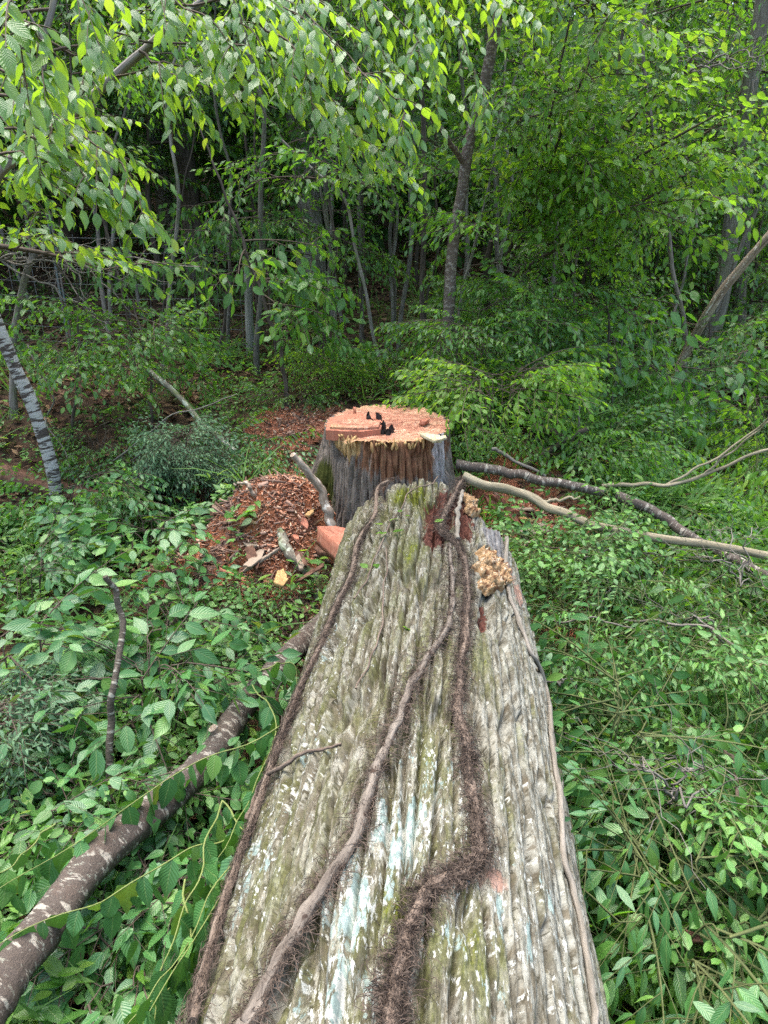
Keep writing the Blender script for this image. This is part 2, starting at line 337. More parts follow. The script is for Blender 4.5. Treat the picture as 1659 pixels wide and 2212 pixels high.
# trunk bark
def trunk_material():
    b = NB('trunk_bark'); uvw = b.attr('tuv', 'Vector')
    grain = b.noise(b.scale(uvw, (1, 0.15, 1)), 60, 7, 0.7); mid = b.noise(b.scale(uvw, (1, 0.35, 1)), 20, 6, 0.65); fine = b.noise(b.scale(uvw, (1, 0.4, 1)), 120, 4, 0.65)
    flake = b.noise(b.scale(uvw, (1, 0.2, 1)), 46, 8, 0.72, 0.15); speck = b.noise(b.scale(uvw, (1, 0.33, 1)), 90, 5, 0.7)
    c = b.mix(b.rng(grain, 0.40, 0.60), (0.040, 0.035, 0.022), (0.124, 0.110, 0.077))
    c = b.mix(b.math('MULTIPLY', b.rng(mid, 0.42, 0.60), 0.5), c, (0.110, 0.091, 0.063))
    c = b.mix(b.rng(flake, 0.50, 0.55, 0, 0.9), c, b.mix(b.rng(fine, 0.35, 0.65), (0.162, 0.151, 0.118), (0.294, 0.286, 0.236)))      # grey crust flakes
    pale = b.math('MULTIPLY', b.attr('pale'), b.rng(flake, 0.40, 0.50)); c = b.mix(pale, c, b.mix(b.rng(grain, 0.38, 0.62), (0.087, 0.080, 0.059), (0.257, 0.255, 0.214)))
    c = b.mix(b.rng(speck, 0.38, 0.44, 0.8, 0.0), c, (0.029, 0.026, 0.016))
    # algae and moss
    al = b.math('ADD', b.attr('moss'), b.math('MULTIPLY', b.math('SUBTRACT', b.noise(b.scale(uvw, (1, 0.18, 1)), 20, 9, 0.75), 0.5), 2.4))
    c = b.mix(b.rng(al, 0.10, 0.62, 0, 0.72), c, b.mix(b.rng(fine, 0.35, 0.65), (0.047, 0.050, 0.015), (0.110, 0.116, 0.040)))
    c = b.mix(b.rng(al, 0.66, 0.88), c, b.mix(b.rng(fine, 0.35, 0.65), (0.039, 0.051, 0.005), (0.120, 0.131, 0.017)))
    # pale blue-green lichen crusts
    li = b.math('ADD', b.math('MULTIPLY', b.attr('lichen'), 1.25), b.math('MULTIPLY', b.math('SUBTRACT', b.noise(b.scale(uvw, (1, 0.25, 1)), 24, 9, 0.72, 0.1), 0.5), 2.6))
    lc = b.mix(b.rng(fine, 0.35, 0.65), (0.131, 0.176, 0.158), (0.230, 0.284, 0.257))
    c = b.mix(b.rng(li, 0.54, 0.62), c, lc)
    li2 = b.math('ADD', b.math('MULTIPLY', b.attr('lichen'), 0.25), b.noise(b.scale(uvw, (1, 0.33, 1)), 80, 7, 0.7)); c = b.mix(b.rng(li2, 0.63, 0.67), c, (0.340, 0.348, 0.310))
    # bare weathered wood and red rot at the butt
    c = b.mix(b.rng(b.math('ADD', b.attr('bare'), b.math('MULTIPLY', b.math('SUBTRACT', mid, 0.5), 1.2)), 0.4, 0.6), c, b.mix(b.rng(grain, 0.3, 0.7), (0.063, 0.057, 0.056), (0.220, 0.213, 0.202)))
    c = b.mix(b.rng(b.math('ADD', b.attr('pink'), b.math('MULTIPLY', b.math('SUBTRACT', mid, 0.5), 1.4)), 0.4, 0.6), c, b.mix(b.rng(grain, 0.3, 0.7), (0.133, 0.071, 0.049), (0.287, 0.190, 0.147)))
    c = b.mix(b.rng(b.math('ADD', b.attr('rot'), b.math('MULTIPLY', b.math('SUBTRACT', b.noise(uvw, 20, 6, 0.7), 0.5), 1.2)), 0.40, 0.55), c, b.mix(b.rng(fine, 0.3, 0.7), (0.028, 0.010, 0.008), (0.107, 0.043, 0.029)))
    b.bump(b.math('ADD', b.math('ADD', b.math('MULTIPLY', grain, 0.5), b.math('MULTIPLY', speck, 0.7)), b.math('MULTIPLY', flake, 0.6)), 0.8, 0.010)
    return b.done(c, 0.92, 0.15)
M['trunk_bark'] = trunk_material()
def stump_material():
    b = NB('stump_bark'); uvw = b.attr('tuv', 'Vector'); st = b.scale(uvw, (1, 1, 0.18))
    grain = b.noise(b.scale(uvw, (1, 1, 0.1)), 70, 6, 0.7); mid = b.noise(b.scale(uvw, (1, 1, 0.13)), 26, 6, 0.65); fine = b.noise(uvw, 120, 4)
    c = b.mix(b.rng(grain, 0.3, 0.7), (0.085, 0.065, 0.050), (0.245, 0.205, 0.170))
    c = b.mix(b.rng(b.math('ADD', b.attr('moss'), b.math('MULTIPLY', b.math('SUBTRACT', mid, 0.5), 1.2)), 0.4, 0.7), c, b.mix(fine, (0.028, 0.037, 0.007), (0.081, 0.087, 0.019)))
    t = b.math('ADD', b.attr('torn'), b.math('MULTIPLY', b.math('SUBTRACT', mid, 0.5), 1.5))
    c = b.mix(b.rng(t, 0.42, 0.6), c, b.mix(b.rng(grain, 0.3, 0.7), (0.105, 0.040, 0.021), (0.260, 0.136, 0.074)))
    y = b.math('ADD', b.attr('yellow'), b.math('MULTIPLY', b.math('SUBTRACT', mid, 0.5), 1.3))
    c = b.mix(b.rng(y, 0.45, 0.6), c, b.mix(b.rng(grain, 0.3, 0.7), (0.260, 0.136, 0.043), (0.459, 0.341, 0.174)))
    w = b.math('ADD', b.attr('bleach'), b.math('MULTIPLY', b.math('SUBTRACT', mid, 0.5), 1.0))
    c = b.mix(b.rng(w, 0.5, 0.75), c, b.mix(b.rng(grain, 0.3, 0.65), (0.136, 0.112, 0.105), (0.422, 0.384, 0.372)))
    b.bump(b.math('ADD', grain, b.math('MULTIPLY', fine, 0.4)), 0.9, 0.015)
    return b.done(c, 0.92, 0.15)
M['stump_bark'] = stump_material()
def cut_material():
    b = NB('cut_wood'); o = b.obj()
    n = b.noise(o, 6, 5, 0.6); f = b.noise(b.scale(o, (0.12, 1, 1)), 60, 6, 0.7, 0.2); f2 = b.noise(o, 45, 6, 0.7); spot = b.noise(o, 16, 6, 0.7)
    sp = b.n.new('ShaderNodeVectorMath'); sp.operation = 'LENGTH'; b.l.new(b.scale(o, (1, 1, 0)), sp.inputs[0]); rad = sp.outputs['Value']
    r = b.math('SINE', b.math('MULTIPLY', b.math('ADD', rad, b.math('MULTIPLY', n, 0.06)), 190))
    c = b.mix(b.rng(f, 0.36, 0.64), (0.26, 0.100, 0.060), (0.46, 0.230, 0.150)); c = b.mix(b.rng(n, 0.46, 0.58), c, b.mix(b.rng(f2, 0.4, 0.6), (0.36, 0.175, 0.105), (0.52, 0.31, 0.20)))
    c = b.mix(b.math('MULTIPLY', b.rng(r, 0.0, 1.0), 0.30), c, (0.20, 0.055, 0.030))
    c = b.mix(b.rng(spot, 0.56, 0.63), c, (0.52, 0.32, 0.22)); c = b.mix(b.rng(spot, 0.36, 0.42, 0.7, 0.0), c, (0.16, 0.050, 0.030))
    c = b.mix(b.rng(b.math('ADD', rad, b.math('MULTIPLY', spot, 0.12)), 0.50, 0.57), c, (0.40, 0.235, 0.13))
    b.bump(b.math('ADD', f, f2), 1.0, 0.012)
    return b.done(c, 0.85, 0.2)
M['cut_wood'] = cut_material()

# ------------------------------------------------------------------ leaves
def leaf_template(stations, widths, curl=0.12, fold=0.18, tip=True, lobes=0.0):
    V, UVW = [(0, 0, 0)], [(0, 0, 1)]
    for t, w in zip(stations, widths):
        z = -curl * t * t
        for sgn in (-1, 0, 1):
            V.append((t, sgn * w, z + fold * w * abs(sgn))); UVW.append((t, sgn * 1.0, 1))
    V.append((1, 0, -curl)); UVW.append((1, 0, 1))
    F = [(0, 2, 1), (0, 3, 2)]
    n = len(stations)
    for i in range(n - 1):
        a = 1 + 3 * i; b_ = a + 3
        for k in (0, 1): F += [(a + k, a + k + 1, b_ + k + 1), (a + k, b_ + k + 1, b_ + k)]
    a = 1 + 3 * (n - 1); e = len(V) - 1
    F += [(a, a + 1, e), (a + 1, a + 2, e)]
    return np.array(V, float), np.array(F), np.array(UVW, float)
T_OVAL = leaf_template([0.14, 0.38, 0.62, 0.84], [0.15, 0.25, 0.215, 0.09], 0.16, 0.22)
T_LANCE = leaf_template([0.15, 0.38, 0.65, 0.86], [0.10, 0.165, 0.13, 0.05], 0.22, 0.25)
T_WIDE = leaf_template([0.12, 0.38, 0.65, 0.86], [0.22, 0.32, 0.24, 0.10], 0.2, 0.15)
T_CHEAP = leaf_template([0.45], [0.24], 0.12, 0.2)
T_ROUND = leaf_template([0.3, 0.72], [0.27, 0.27], 0.1, 0.12)
T_GRASS = leaf_template([0.35, 0.75], [0.020, 0.014], 0.45, 0.2)
T_FAR = (np.array([(0, 0, 0), (0.45, -0.26, 0.03), (1, 0, -0.12), (0.5, 0.26, 0.03)], float), np.array([(0, 1, 2), (0, 2, 3)]), np.array([(0, 0, 0), (.45, -1, 0), (1, 0, 0), (.5, 1, 0)], float))
T_NEEDLE = leaf_template([0.4], [0.11], 0.1, 0.2)
def unit(a): return a / (np.linalg.norm(a, axis=-1, keepdims=True) + 1e-9)
class Leaves:
    def __init__(s): s.P, s.D, s.N, s.S = [], [], [], []
    def add(s, P, D, N, S):
        if len(P): s.P.append(np.asarray(P, float)); s.D.append(np.asarray(D, float)); s.N.append(np.asarray(N, float)); s.S.append(np.asarray(S, float))
    def arrays(s): return np.concatenate(s.P), np.concatenate(s.D), np.concatenate(s.N), np.concatenate(s.S)
def frames(D, N):
    X = unit(D); Y = unit(np.cross(N, X)); Z = np.cross(X, Y); return X, Y, Z
def foliage_mesh(name, tpl, P, D, N, S, mat, rng, off=(0, 0, 0)):
    tv, tf, tuv = tpl
    X, Y, Z = frames(D, N); n, k = len(P), len(tv)
    wv = rng.uniform(0.85, 1.15, n)[:, None, None]; cv = rng.uniform(0.3, 2.0, n)[:, None, None]
    V = (P - np.asarray(off))[:, None, :] + S[:, None, None] * (tv[None, :, 0:1] * X[:, None] + wv * tv[None, :, 1:2] * Y[:, None] + cv * tv[None, :, 2:3] * Z[:, None])
    F = (tf[None] + (np.arange(n) * k)[:, None, None]).reshape(-1, 3)
    tint = np.repeat(rng.random(n), k)
    uvw = np.tile(tuv, (n, 1))
    return make_mesh(name, V.reshape(-1, 3), F, mat, {'tint': tint, 'leafuv': uvw}, smooth=len(tv) > 4)
_leaf_cache = {}
def leaf_meshes(tpl, mat, key):
    if key not in _leaf_cache:
        out = []
        for q, c in enumerate((0.4, 1.0, 1.8)):
            tv = tpl[0].copy(); tv[:, 2] *= c; tv[:, 1] *= (0.9, 1.0, 1.1)[q]; tv[:, 2] += 0.05 * c * np.sin(tv[:, 0] * 7 + q) * np.abs(tv[:, 1]) * 4 * (1 if q == 2 else 0.4)
            out.append(make_mesh('leaf', tv, tpl[1], mat, {'leafuv': tpl[2]}))
        _leaf_cache[key] = out
    return _leaf_cache[key]
def project(P):
    d = P - CAM; f = d[:, 1] * math.cos(PITCH) - d[:, 2] * math.sin(PITCH); u = d[:, 1] * math.sin(PITCH) + d[:, 2] * math.cos(PITCH)
    f = np.where(f < 0.1, 1e-3, f)
    return 829.5 + FPX * d[:, 0] / f, 1106 - FPX * u / f, f
def put_leaves(root, lv, tpl, mat, rng, n_obj=0, key=None, part='foliage'):
    P, D, N, S = lv.arrays(); base = np.array(root.location)
    pick = np.zeros(len(P), bool)
    if n_obj:                                                  # the leaves that show largest are single parts
        px, py, f = project(P); size = S / f * ((px > -40) & (px < 1700) & (py > -40) & (py < 2250) & (f > 0.3))
        order = np.argsort(-size)[:n_obj]; pick[order[size[order] > 0]] = True
    if (~pick).any():
        o = link(part, foliage_mesh(part, tpl, P[~pick], D[~pick], N[~pick], S[~pick], mat, rng, base), root); o['kind'] = 'stuff'
    if pick.any():
        ms = leaf_meshes(tpl, mat, key)
        X, Y, Z = frames(D[pick], N[pick]); Pp = P[pick] - base; Sp = S[pick]; ii = rng.integers(0, 3, pick.sum())
        for i in range(len(Pp)):
            o = bpy.data.objects.new('leaf', ms[ii[i]]); COL.objects.link(o); o.parent = root
            s = Sp[i]; x, y, z = X[i] * s, Y[i] * s, Z[i] * s; p = Pp[i]
            o.matrix_basis = Matrix(((x[0], y[0], z[0], p[0]), (x[1], y[1], z[1], p[1]), (x[2], y[2], z[2], p[2]), (0, 0, 0, 1)))
def dress(rng, lv, P, leaf, gap=0.5, ang=50, droop=0.45, start=0.1, hang=0.0, flat=1.0, face=0.0):
    """alternate leaves along a twig polyline"""
    P = np.asarray(P); seg = np.linalg.norm(np.diff(P, axis=0), axis=1); L = np.concatenate([[0], np.cumsum(seg)])
    n = max(2, int(L[-1] * (1 - start) / (leaf * gap)))
    s = np.linspace(L[-1] * start, L[-1], n)
    Q = np.stack([np.interp(s, L, P[:, i]) for i in range(3)], -1)
    T = np.stack([np.interp(s, L, np.gradient(P[:, i])) for i in range(3)], -1); T = unit(T)
    side = unit(np.cross(T, UP) + 1e-6); sg = np.where(np.arange(n) % 2 == 0, 1, -1)[:, None]
    a = np.radians(rng.normal(ang, 14, n))[:, None]; a[-1] = 0.1
    D = T * np.cos(a) + sg * side * np.sin(a) + np.stack([rng.normal(0, .15, n), rng.normal(0, .15, n), -droop + rng.normal(0, .2, n)], -1)
    D = D * (1 - hang) + hang * (np.array([0, 0, -1.0]) + rng.normal(0, 0.35, (n, 3)))
    N = np.stack([rng.normal(0, 0.35, n), rng.normal(0, 0.35, n), np.full(n, flat)], -1) + 0.5 * hang * rng.normal(0, 1, (n, 3)) + 0.25 * sg * side - np.array([0, face, 0]) * rng.uniform(-0.3, 1.9, (n, 1))
    S = leaf * rng.uniform(0.65, 1.15, n) * (0.8 + 0.3 * np.sin(np.linspace(0.3, 2.8, n)))
    lv.add(Q, D, N, S)
def spray(rng, L=0.8, leaf=0.09, nside=6, droop=0.25, gap=0.5, hang=0.0, sub=0.5, ldroop=0.45):
    lv, tw = Leaves(), []
    k = np.linspace(0, 1, 8); bend = rng.normal(0, 0.12)
    main = np.stack([L * k * (1 - 0.15 * droop * k), L * bend * k * k, -droop * L * k * k], -1); tw.append((main, 0.006 * L / 0.8))
    dress(rng, lv, main, leaf, gap * 1.3, 50, ldroop, 0.25, hang)
    for j in range(nside):
        t = 0.12 + 0.75 * (j + rng.random() * 0.6) / nside; p = np.array([np.interp(t, k, main[:, i]) for i in range(3)])
        sgn = 1 if j % 2 else -1; a = math.radians(rng.normal(48, 9)) * sgn; l = L * sub * (1.15 - 0.8 * t) * rng.uniform(0.8, 1.2)
        kk = np.linspace(0, 1, 6); dirv = np.array([math.cos(a), math.sin(a), rng.normal(0.02, 0.12) - 2 * droop * t * 0.5])
        q = p + l * kk[:, None] * dirv + np.stack([0 * kk, 0 * kk, -droop * l * kk * kk], -1); tw.append((q, 0.003 * L / 0.8))
        dress(rng, lv, q, leaf, gap, 50, ldroop, 0.12, hang)
    P, D, N, S = lv.arrays(); return P, D, N, S, tw
def rot(az, pitch, roll):
    ca, sa, cp, sp, cr, sr = math.cos(az), math.sin(az), math.cos(pitch), math.sin(pitch), math.cos(roll), math.sin(roll)
    Rz = np.array([[ca, -sa, 0], [sa, ca, 0], [0, 0, 1]]); Ry = np.array([[cp, 0, -sp], [0, 1, 0], [sp, 0, cp]]); Rx = np.array([[1, 0, 0], [0, cr, -sr], [0, sr, cr]])
    return Rz @ Ry @ Rx
def place_spray(lv, acc, sp, pos, R, s=1.0, sides=3, twigs=True):
    P, D, N, S, tw = sp
    lv.add(pos + s * P @ R.T, D @ R.T, N @ R.T, S * s)
    if twigs:
        for q, r in tw: tube_into(acc, pos + s * q @ R.T, np.linspace(r, r * 0.35, len(q)) * s, sides)
SPR = {}
def spray_set(key, n=5, **kw):
    r = np.random.default_rng(abs(hash(key)) % 1000 if False else sum(map(ord, key)))
    SPR[key] = [spray(r, **kw) for _ in range(n)]
spray_set('understory', 6, L=0.85, leaf=0.095, nside=6, droop=0.22, gap=0.55)
spray_set('hickory', 5, L=0.7, leaf=0.15, nside=4, droop=0.45, gap=0.55, hang=0.25)
spray_set('far', 6, L=1.3, leaf=0.17, nside=6, droop=0.2, gap=0.6)
spray_set('canopy', 5, L=1.6, leaf=0.26, nside=6, droop=0.15, gap=0.6)
spray_set('shrub', 5, L=0.5, leaf=0.105, nside=4, droop=0.2, gap=0.5, ldroop=0.3)
spray_set('willow', 5, L=0.6, leaf=0.085, nside=5, droop=0.35, gap=0.45, hang=0.2, ldroop=0.5)
spray_set('small', 5, L=0.4, leaf=0.042, nside=6, droop=0.25, gap=0.55, ldroop=0.25)
spray_set('tangle', 5, L=0.6, leaf=0.052, nside=7, droop=0.3, gap=0.5, hang=0.15)

def grow_tree(rng, P, R, sprays, n_limb=14, h0=0.35, limb=1.6, per=5, up=0.35, leafscale=1.0, twigs=True, taper=0.5, lift=0.0, sector=None, acc_t=None):
    """limbs and leaf sprays on a trunk polyline; returns limb geometry and leaves"""
    acc, lv = Acc(), Leaves()
    k = np.linspace(0, 1, len(P))
    for i in range(n_limb):
        t = h0 + (1 - h0) * ((i + rng.random()) / n_limb)
        p = np.array([np.interp(t, k, P[:, c]) for c in range(3)]); r = np.interp(t, k, R)
        az = i * 2.399 + rng.normal(0, 0.4)
        if sector: az = rng.uniform(*sector)
        l = limb * rng.uniform(0.65, 1.2) * (1 - taper * (t - h0) / (1 - h0 + 1e-6)); ua = up + rng.normal(0, 0.15)
        kk = np.linspace(0, 1, 7); d = np.array([math.cos(az) * math.cos(ua), math.sin(az) * math.cos(ua), math.sin(ua)])
        q = p + l * kk[:, None] * d + np.stack([0.1 * l * rng.normal() * kk ** 2, 0.1 * l * rng.normal() * kk ** 2, (-0.18 + lift) * l * kk ** 2], -1)
        tube_into(acc, q, np.linspace(min(r * 0.6, 0.012 + 0.014 * l), 0.004, 7), 4)
        for j in range(per):
            tt = 0.25 + 0.75 * (j + rng.random() * 0.7) / per; s0 = np.array([np.interp(tt, kk, q[:, c]) for c in range(3)])
            sp = sprays[rng.integers(len(sprays))]
            place_spray(lv, acc, sp, s0, rot(az + rng.normal(0, 0.75), rng.normal(0.0, 0.3), rng.normal(0, 0.45)), leafscale * rng.uniform(0.75, 1.15), 3, twigs)
    return acc, lv

# ================================================================== the setting: ground
def _spot(px, py, rx, ry, a):
    q = on_ground(px, py); return (q[0], q[1], rx, ry, a)
SAW_SPOTS = (_spot(625, 922, .45, .5, 1.1), _spot(670, 905, .4, .4, 1.0), _spot(590, 945, .35, .35, 0.9), _spot(1120, 1090, .45, .7, 1.1), _spot(1165, 1130, .45, .6, 1.1), _spot(1185, 1165, .4, .5, 0.9))
def build_ground():
    def axis(a, b, fine_a, fine_b, step, grow):
        v = list(np.arange(fine_a, fine_b, step)); s = step; x = fine_b
        while x < b: v.append(x); s *= grow; x += s
        v.append(b); s = step; x = fine_a - step; lo = []
        while x > a: lo.append(x); s *= grow; x -= s
        lo.append(a); return np.array(lo[::-1] + v)
    xs = axis(-140, 140, -5, 5, 0.05, 1.16); ys = axis(-60, 160, 0.5, 10, 0.05, 1.12)
    X, Y = np.meshgrid(xs, ys)
    near = np.exp(-((X / 6) ** 2 + ((Y - 5) / 7) ** 2))
    Z = H(X, Y) + near * (0.045 * fbm(X * 4, Y * 4, 9.1, 4) + 0.02 * fbm(X * 16, Y * 16, 3.1, 3))
    sd = np.zeros_like(X)
    for (cx, cy_, rx, ry, a) in SAW_SPOTS + ((-1.25, 5.7, 0.55, 0.45, 1.0), (-0.75, 5.45, 0.4, 0.35, 1.0), (1.1, 4.4, 0.65, 0.75, 1.0), (1.45, 3.9, 0.6, 0.5, 0.8), (-1.0, 4.5, 0.9, 0.75, 0.5), (-0.75, 3.9, 0.5, 0.4, 0.45), (0.2, 5.0, 1.0, 1.0, 0.45)):
        sd = np.maximum(sd, a * np.exp(-(((X - cx) / rx) ** 2 + ((Y - cy_) / ry) ** 2)))
    me = make_mesh('ground', np.stack([X, Y, Z], -1).reshape(-1, 3), grid_faces(len(ys), len(xs)), M['ground'], {'sawdust': sd.ravel()})
    link('ground', me, None, kind='structure')
build_ground()

# ================================================================== the felled trunk
def build_trunk():
    th = np.concatenate([np.linspace(-math.pi, -1.95, 26)[:-1], np.linspace(-1.95, 1.95, 450), np.linspace(1.95, math.pi, 26)[1:]])
    s = np.concatenate([np.linspace(-2.2, 0.62, 90)[:-1], 0.62 + (3.9 - 0.62) * np.linspace(0, 1, 700) ** 1.12])
    S, T = np.meshgrid(s, th, indexing='ij')
    u, v = T * TR, S
    right = sstep(0.05, 0.35, u); warp = 0.016 * fbm(u * 5, v * 0.8, 0.0, 3) + (0.007 - 0.004 * right) * fbm(u * 14, v * 3, 3.3, 3)
    lean = 0.012 * np.sin(v * 1.3 + 0.5)
    a = (u + warp * 1.7 + lean) / 0.050; bb = v / 0.85 + 0.2 * noise3(u * 9, v * 2, 5.5)
    f1, f2, cid = voronoi(a, bb, 11)
    gap = f2 - f1
    right = sstep(0.05, 0.35, u)
    a2 = (u + warp * 1.8 + lean) / 0.036; g1, g2, cid2 = voronoi(a2, v / 0.85 + 0.3 * noise3(u * 9, v * 2, 8.5), 53)
    gapm = (1 - right) * gap + right * (g2 - g1); gapm = gapm + 0.10 * fbm(u * 30, v * 10, 9.0, 3); plate = sstep(0.03, 0.24, gapm); dome = np.clip(gapm, 0, 0.8)
    idv = (1 - right) * cid + right * cid2
    k1, k2, _ = voronoi(u / 0.024 + 2 * warp / 0.05, v / 0.15 + 0.3 * idv, 87)
    crack = sstep(0.0, 0.25, k2 - k1)
    rough = fbm(u * 55, v * 9, 2.0, 4); crag = 1 - 2 * np.abs(fbm(u * 24, v * 6, 7.0, 4))
    depth = 0.044 - 0.010 * right
    d = -depth * (1 - plate) + 0.009 * dome + 0.014 * (idv - 0.5) * plate - 0.005 * (1 - right) * (1 - crack) * plate + 0.0075 * rough + 0.005 * (1 - 0.4 * right) * crag * plate + 0.004 * fbm(u * 110, v * 24, 6.0, 2)
    big = 0.016 * fbm(u * 2.2, v * 0.8, 4.4, 3)
    # patches near the butt, each centred where it grows
    def blob(px, py, ru, rv, amp=1.0):
        t0, s0 = on_trunk(px, py); return amp * np.exp(-(((u - t0 * TR) / ru) ** 2 + ((v - s0) / rv) ** 2))
    rot_ = np.maximum.reduce([blob(950, 1105, 0.085, 0.22, 1.2), blob(938, 1150, 0.06, 0.18, 1.1), blob(985, 1075, 0.12, 0.16, 1.1), blob(1000, 1120, 0.06, 0.2), blob(1048, 1315, 0.022, 0.09), blob(1045, 1345, 0.025, 0.06), blob(985, 1040, 0.15, 0.08, 0.9), blob(800, 1070, 0.10, 0.07, 0.8)])
    bare = np.maximum.reduce([blob(1062, 1100, 0.11, 0.26), blob(1080, 1150, 0.10, 0.16)])
    pink = np.maximum.reduce([blob(1108, 1230, 0.06, 0.35), blob(1098, 1170, 0.05, 0.12, 0.7), blob(1060, 1900, 0.05, 0.05, 0.75)])
    moss = np.maximum.reduce([blob(880, 1070, 0.16, 0.16, 1.0), blob(925, 1085, 0.12, 0.12, 0.9), blob(885, 1190, 0.10, 0.22, 0.75), blob(790, 1500, 0.4, 0.7, 0.22), blob(1000, 2060, 0.10, 0.10, 0.8), blob(850, 1960, 0.07, 0.16, 0.7), blob(930, 1600, 0.08, 0.5, 0.5), blob(960, 1420, 0.05, 0.3, 0.5), blob(1040, 1430, 0.05, 0.3, 0.6), blob(620, 1800, 0.16, 0.9, 0.38), blob(760, 1200, 0.14, 0.5, 0.45), blob(900, 1300, 0.1, 0.4, 0.35), 0.28 - 0.18 * right, 0.40 * sstep(-0.25, -0.55, u)])
    lich = np.maximum.reduce([blob(870, 1800, 0.11, 0.16, 0.55), blob(770, 1950, 0.10, 0.20, 0.45), blob(720, 2130, 0.13, 0.15, 0.45), blob(1050, 1960, 0.22, 0.3, 0.30), blob(640, 1680, 0.13, 0.4, 0.32), blob(560, 1850, 0.14, 0.3, 0.35), blob(930, 1700, 0.15, 0.3, 0.30), blob(700, 1400, 0.2, 0.5, 0.25), blob(1140, 1950, 0.16, 0.35, 0.26), blob(860, 1090, 0.3, 0.3, 0.12)]) + 0.03
    pale = sstep(0.10, 0.42, u) * 0.95 + 0.15
    d = d * (1 - 0.55 * np.clip(bare + 0.6 * pink, 0, 1)) - np.clip(rot_, 0, 1) * (0.045 + 0.05 * fbm(u * 30, v * 22, 1, 3)) - 0.012 * np.clip(bare, 0, 1) + 0.006 * np.clip(moss - 0.5, 0, 1) * (1 + fbm(u * 90, v * 90, 1, 2))
    flare = sstep(2.7, 3.8, S) * (0.01 - 0.03 * np.clip(np.sin(T), 0, 1) ** 2 + 0.02 * np.clip(-np.sin(T), 0, 1) ** 2)
    Rr = TR + d + big + flare
    end = 3.84 + 0.12 * fbm(T * 2.5, 0.5, 0.5, 4) + 0.10 * noise3(T * 8, 1, 1) + (0.05 + 0.07 * sstep(0.1, 0.5, T)) * np.abs(noise3(T * 26, 2, 1)) - 0.30 * np.exp(-((T - 0.62) / 0.22) ** 2) - 0.42 * np.exp(-((T - 1.15) / 0.35) ** 2) + 0.03 * np.exp(-((T + 0.1) / 0.25) ** 2)
    Sx = S - sstep(2.6, 3.9, S) * (3.9 - end)
    V = TO + Sx[..., None] * TA + (Rr * np.sin(T))[..., None] * TL + (Rr * np.cos(T))[..., None] * UP
    n, m = S.shape
    root = thing('fallen_tree', 'huge felled tree trunk with furrowed grey bark, lichen and moss lying towards the stump', 'tree trunk', (0, 0, 0))
    att = {'tuv': np.stack([u, v, 0 * u], -1).reshape(-1, 3), 'rot': rot_.ravel(), 'bare': bare.ravel(), 'pink': pink.ravel(), 'moss': moss.ravel(), 'lichen': lich.ravel(), 'pale': pale.ravel()}
    link('bark', make_mesh('bark', V.reshape(-1, 3), grid_faces(n, m), M['trunk_bark'], att), root)
    # broken butt end (faces the stump)
    ring = V[-1]; c = TO + 3.5 * TA; acc = Acc(); rows = []
    for f in np.linspace(1, 0, 9):
        rows.append(c + (ring - c) * f + TA * (0.05 * noise3(ring[:, 0] * 9 * f, ring[:, 2] * 9 * f, f * 3)[:, None] if f < 1 else 0))
    link('butt_end', make_mesh('butt_end', np.concatenate(rows), grid_faces(9, m), M['redwood']), root)
    t0 = V[0]; c = t0.mean(0); rows = [c + (t0 - c) * f for f in (1, 0.5, 0.0)]
    link('top_cut', make_mesh('top_cut', np.concatenate(rows), grid_faces(3, m)[:, ::-1], M['cut_wood']), root)
    return Rr, S, T
TRK = build_trunk()

def trunk_line(px_pts, n=60, off=0.0):
    """a path laid along the trunk's surface"""
    q = np.array([on_trunk(*p) for p in px_pts]); q = spline(np.column_stack([q, 0 * q[:, 0]]), n)[:, :2]
    return q, trunk_point(q[:, 0], q[:, 1], off)
def hairs(rng, q, width, count, length=(0.03, 0.08), off=0.004, w=0.0007):
    """fine clinging rootlets spread to both sides of a vine"""
    k = rng.integers(0, len(q) - 1, count); f = rng.random(count)[:, None]
    base = q[k] * (1 - f) + q[k + 1] * f; wd = np.interp(k, np.arange(len(q)), width)
    wd = wd * (1 + 0.9 * noise3(k * 0.35 + rng.random(count), 3.3, 1.0)); lat = rng.laplace(0, 0.38, count) * wd; th0 = base[:, 0] + lat / TR; s0 = base[:, 1] + rng.normal(0, 0.012, count)
    ang = rng.uniform(0, 2 * math.pi, count); ln = rng.uniform(*length, count); cur = rng.normal(0, 1.6, count)
    m = 5; t = np.linspace(0, 1, m)[None, :]
    aa = ang[:, None] + cur[:, None] * t
    th = th0[:, None] + np.cumsum(np.cos(aa), 1) / m * ln[:, None] / TR; s = s0[:, None] + np.cumsum(np.sin(aa), 1) / m * ln[:, None]
    h = off + 0.010 + 0.016 * rng.random(count)[:, None] * np.sin(t * math.pi) + 0.012 * rng.random(count)[:, None] * (1 - np.abs(lat / (wd + 1e-6))[:, None].clip(0, 1))
    A = trunk_point(th, s, h)
    Tn = np.gradient(A, axis=1); sd = unit(np.cross(Tn, rng.normal(size=(count, 1, 3))))
    V = np.stack([A - sd * w, A + sd * w], 2).reshape(-1, 3)
    b0 = (np.arange(count) * m * 2)[:, None]; i = np.arange(m - 1)[None, :] * 2
    F = np.stack([b0 + i, b0 + i + 1, b0 + i + 3, b0 + i + 2], -1).reshape(-1, 4)
    return V, F
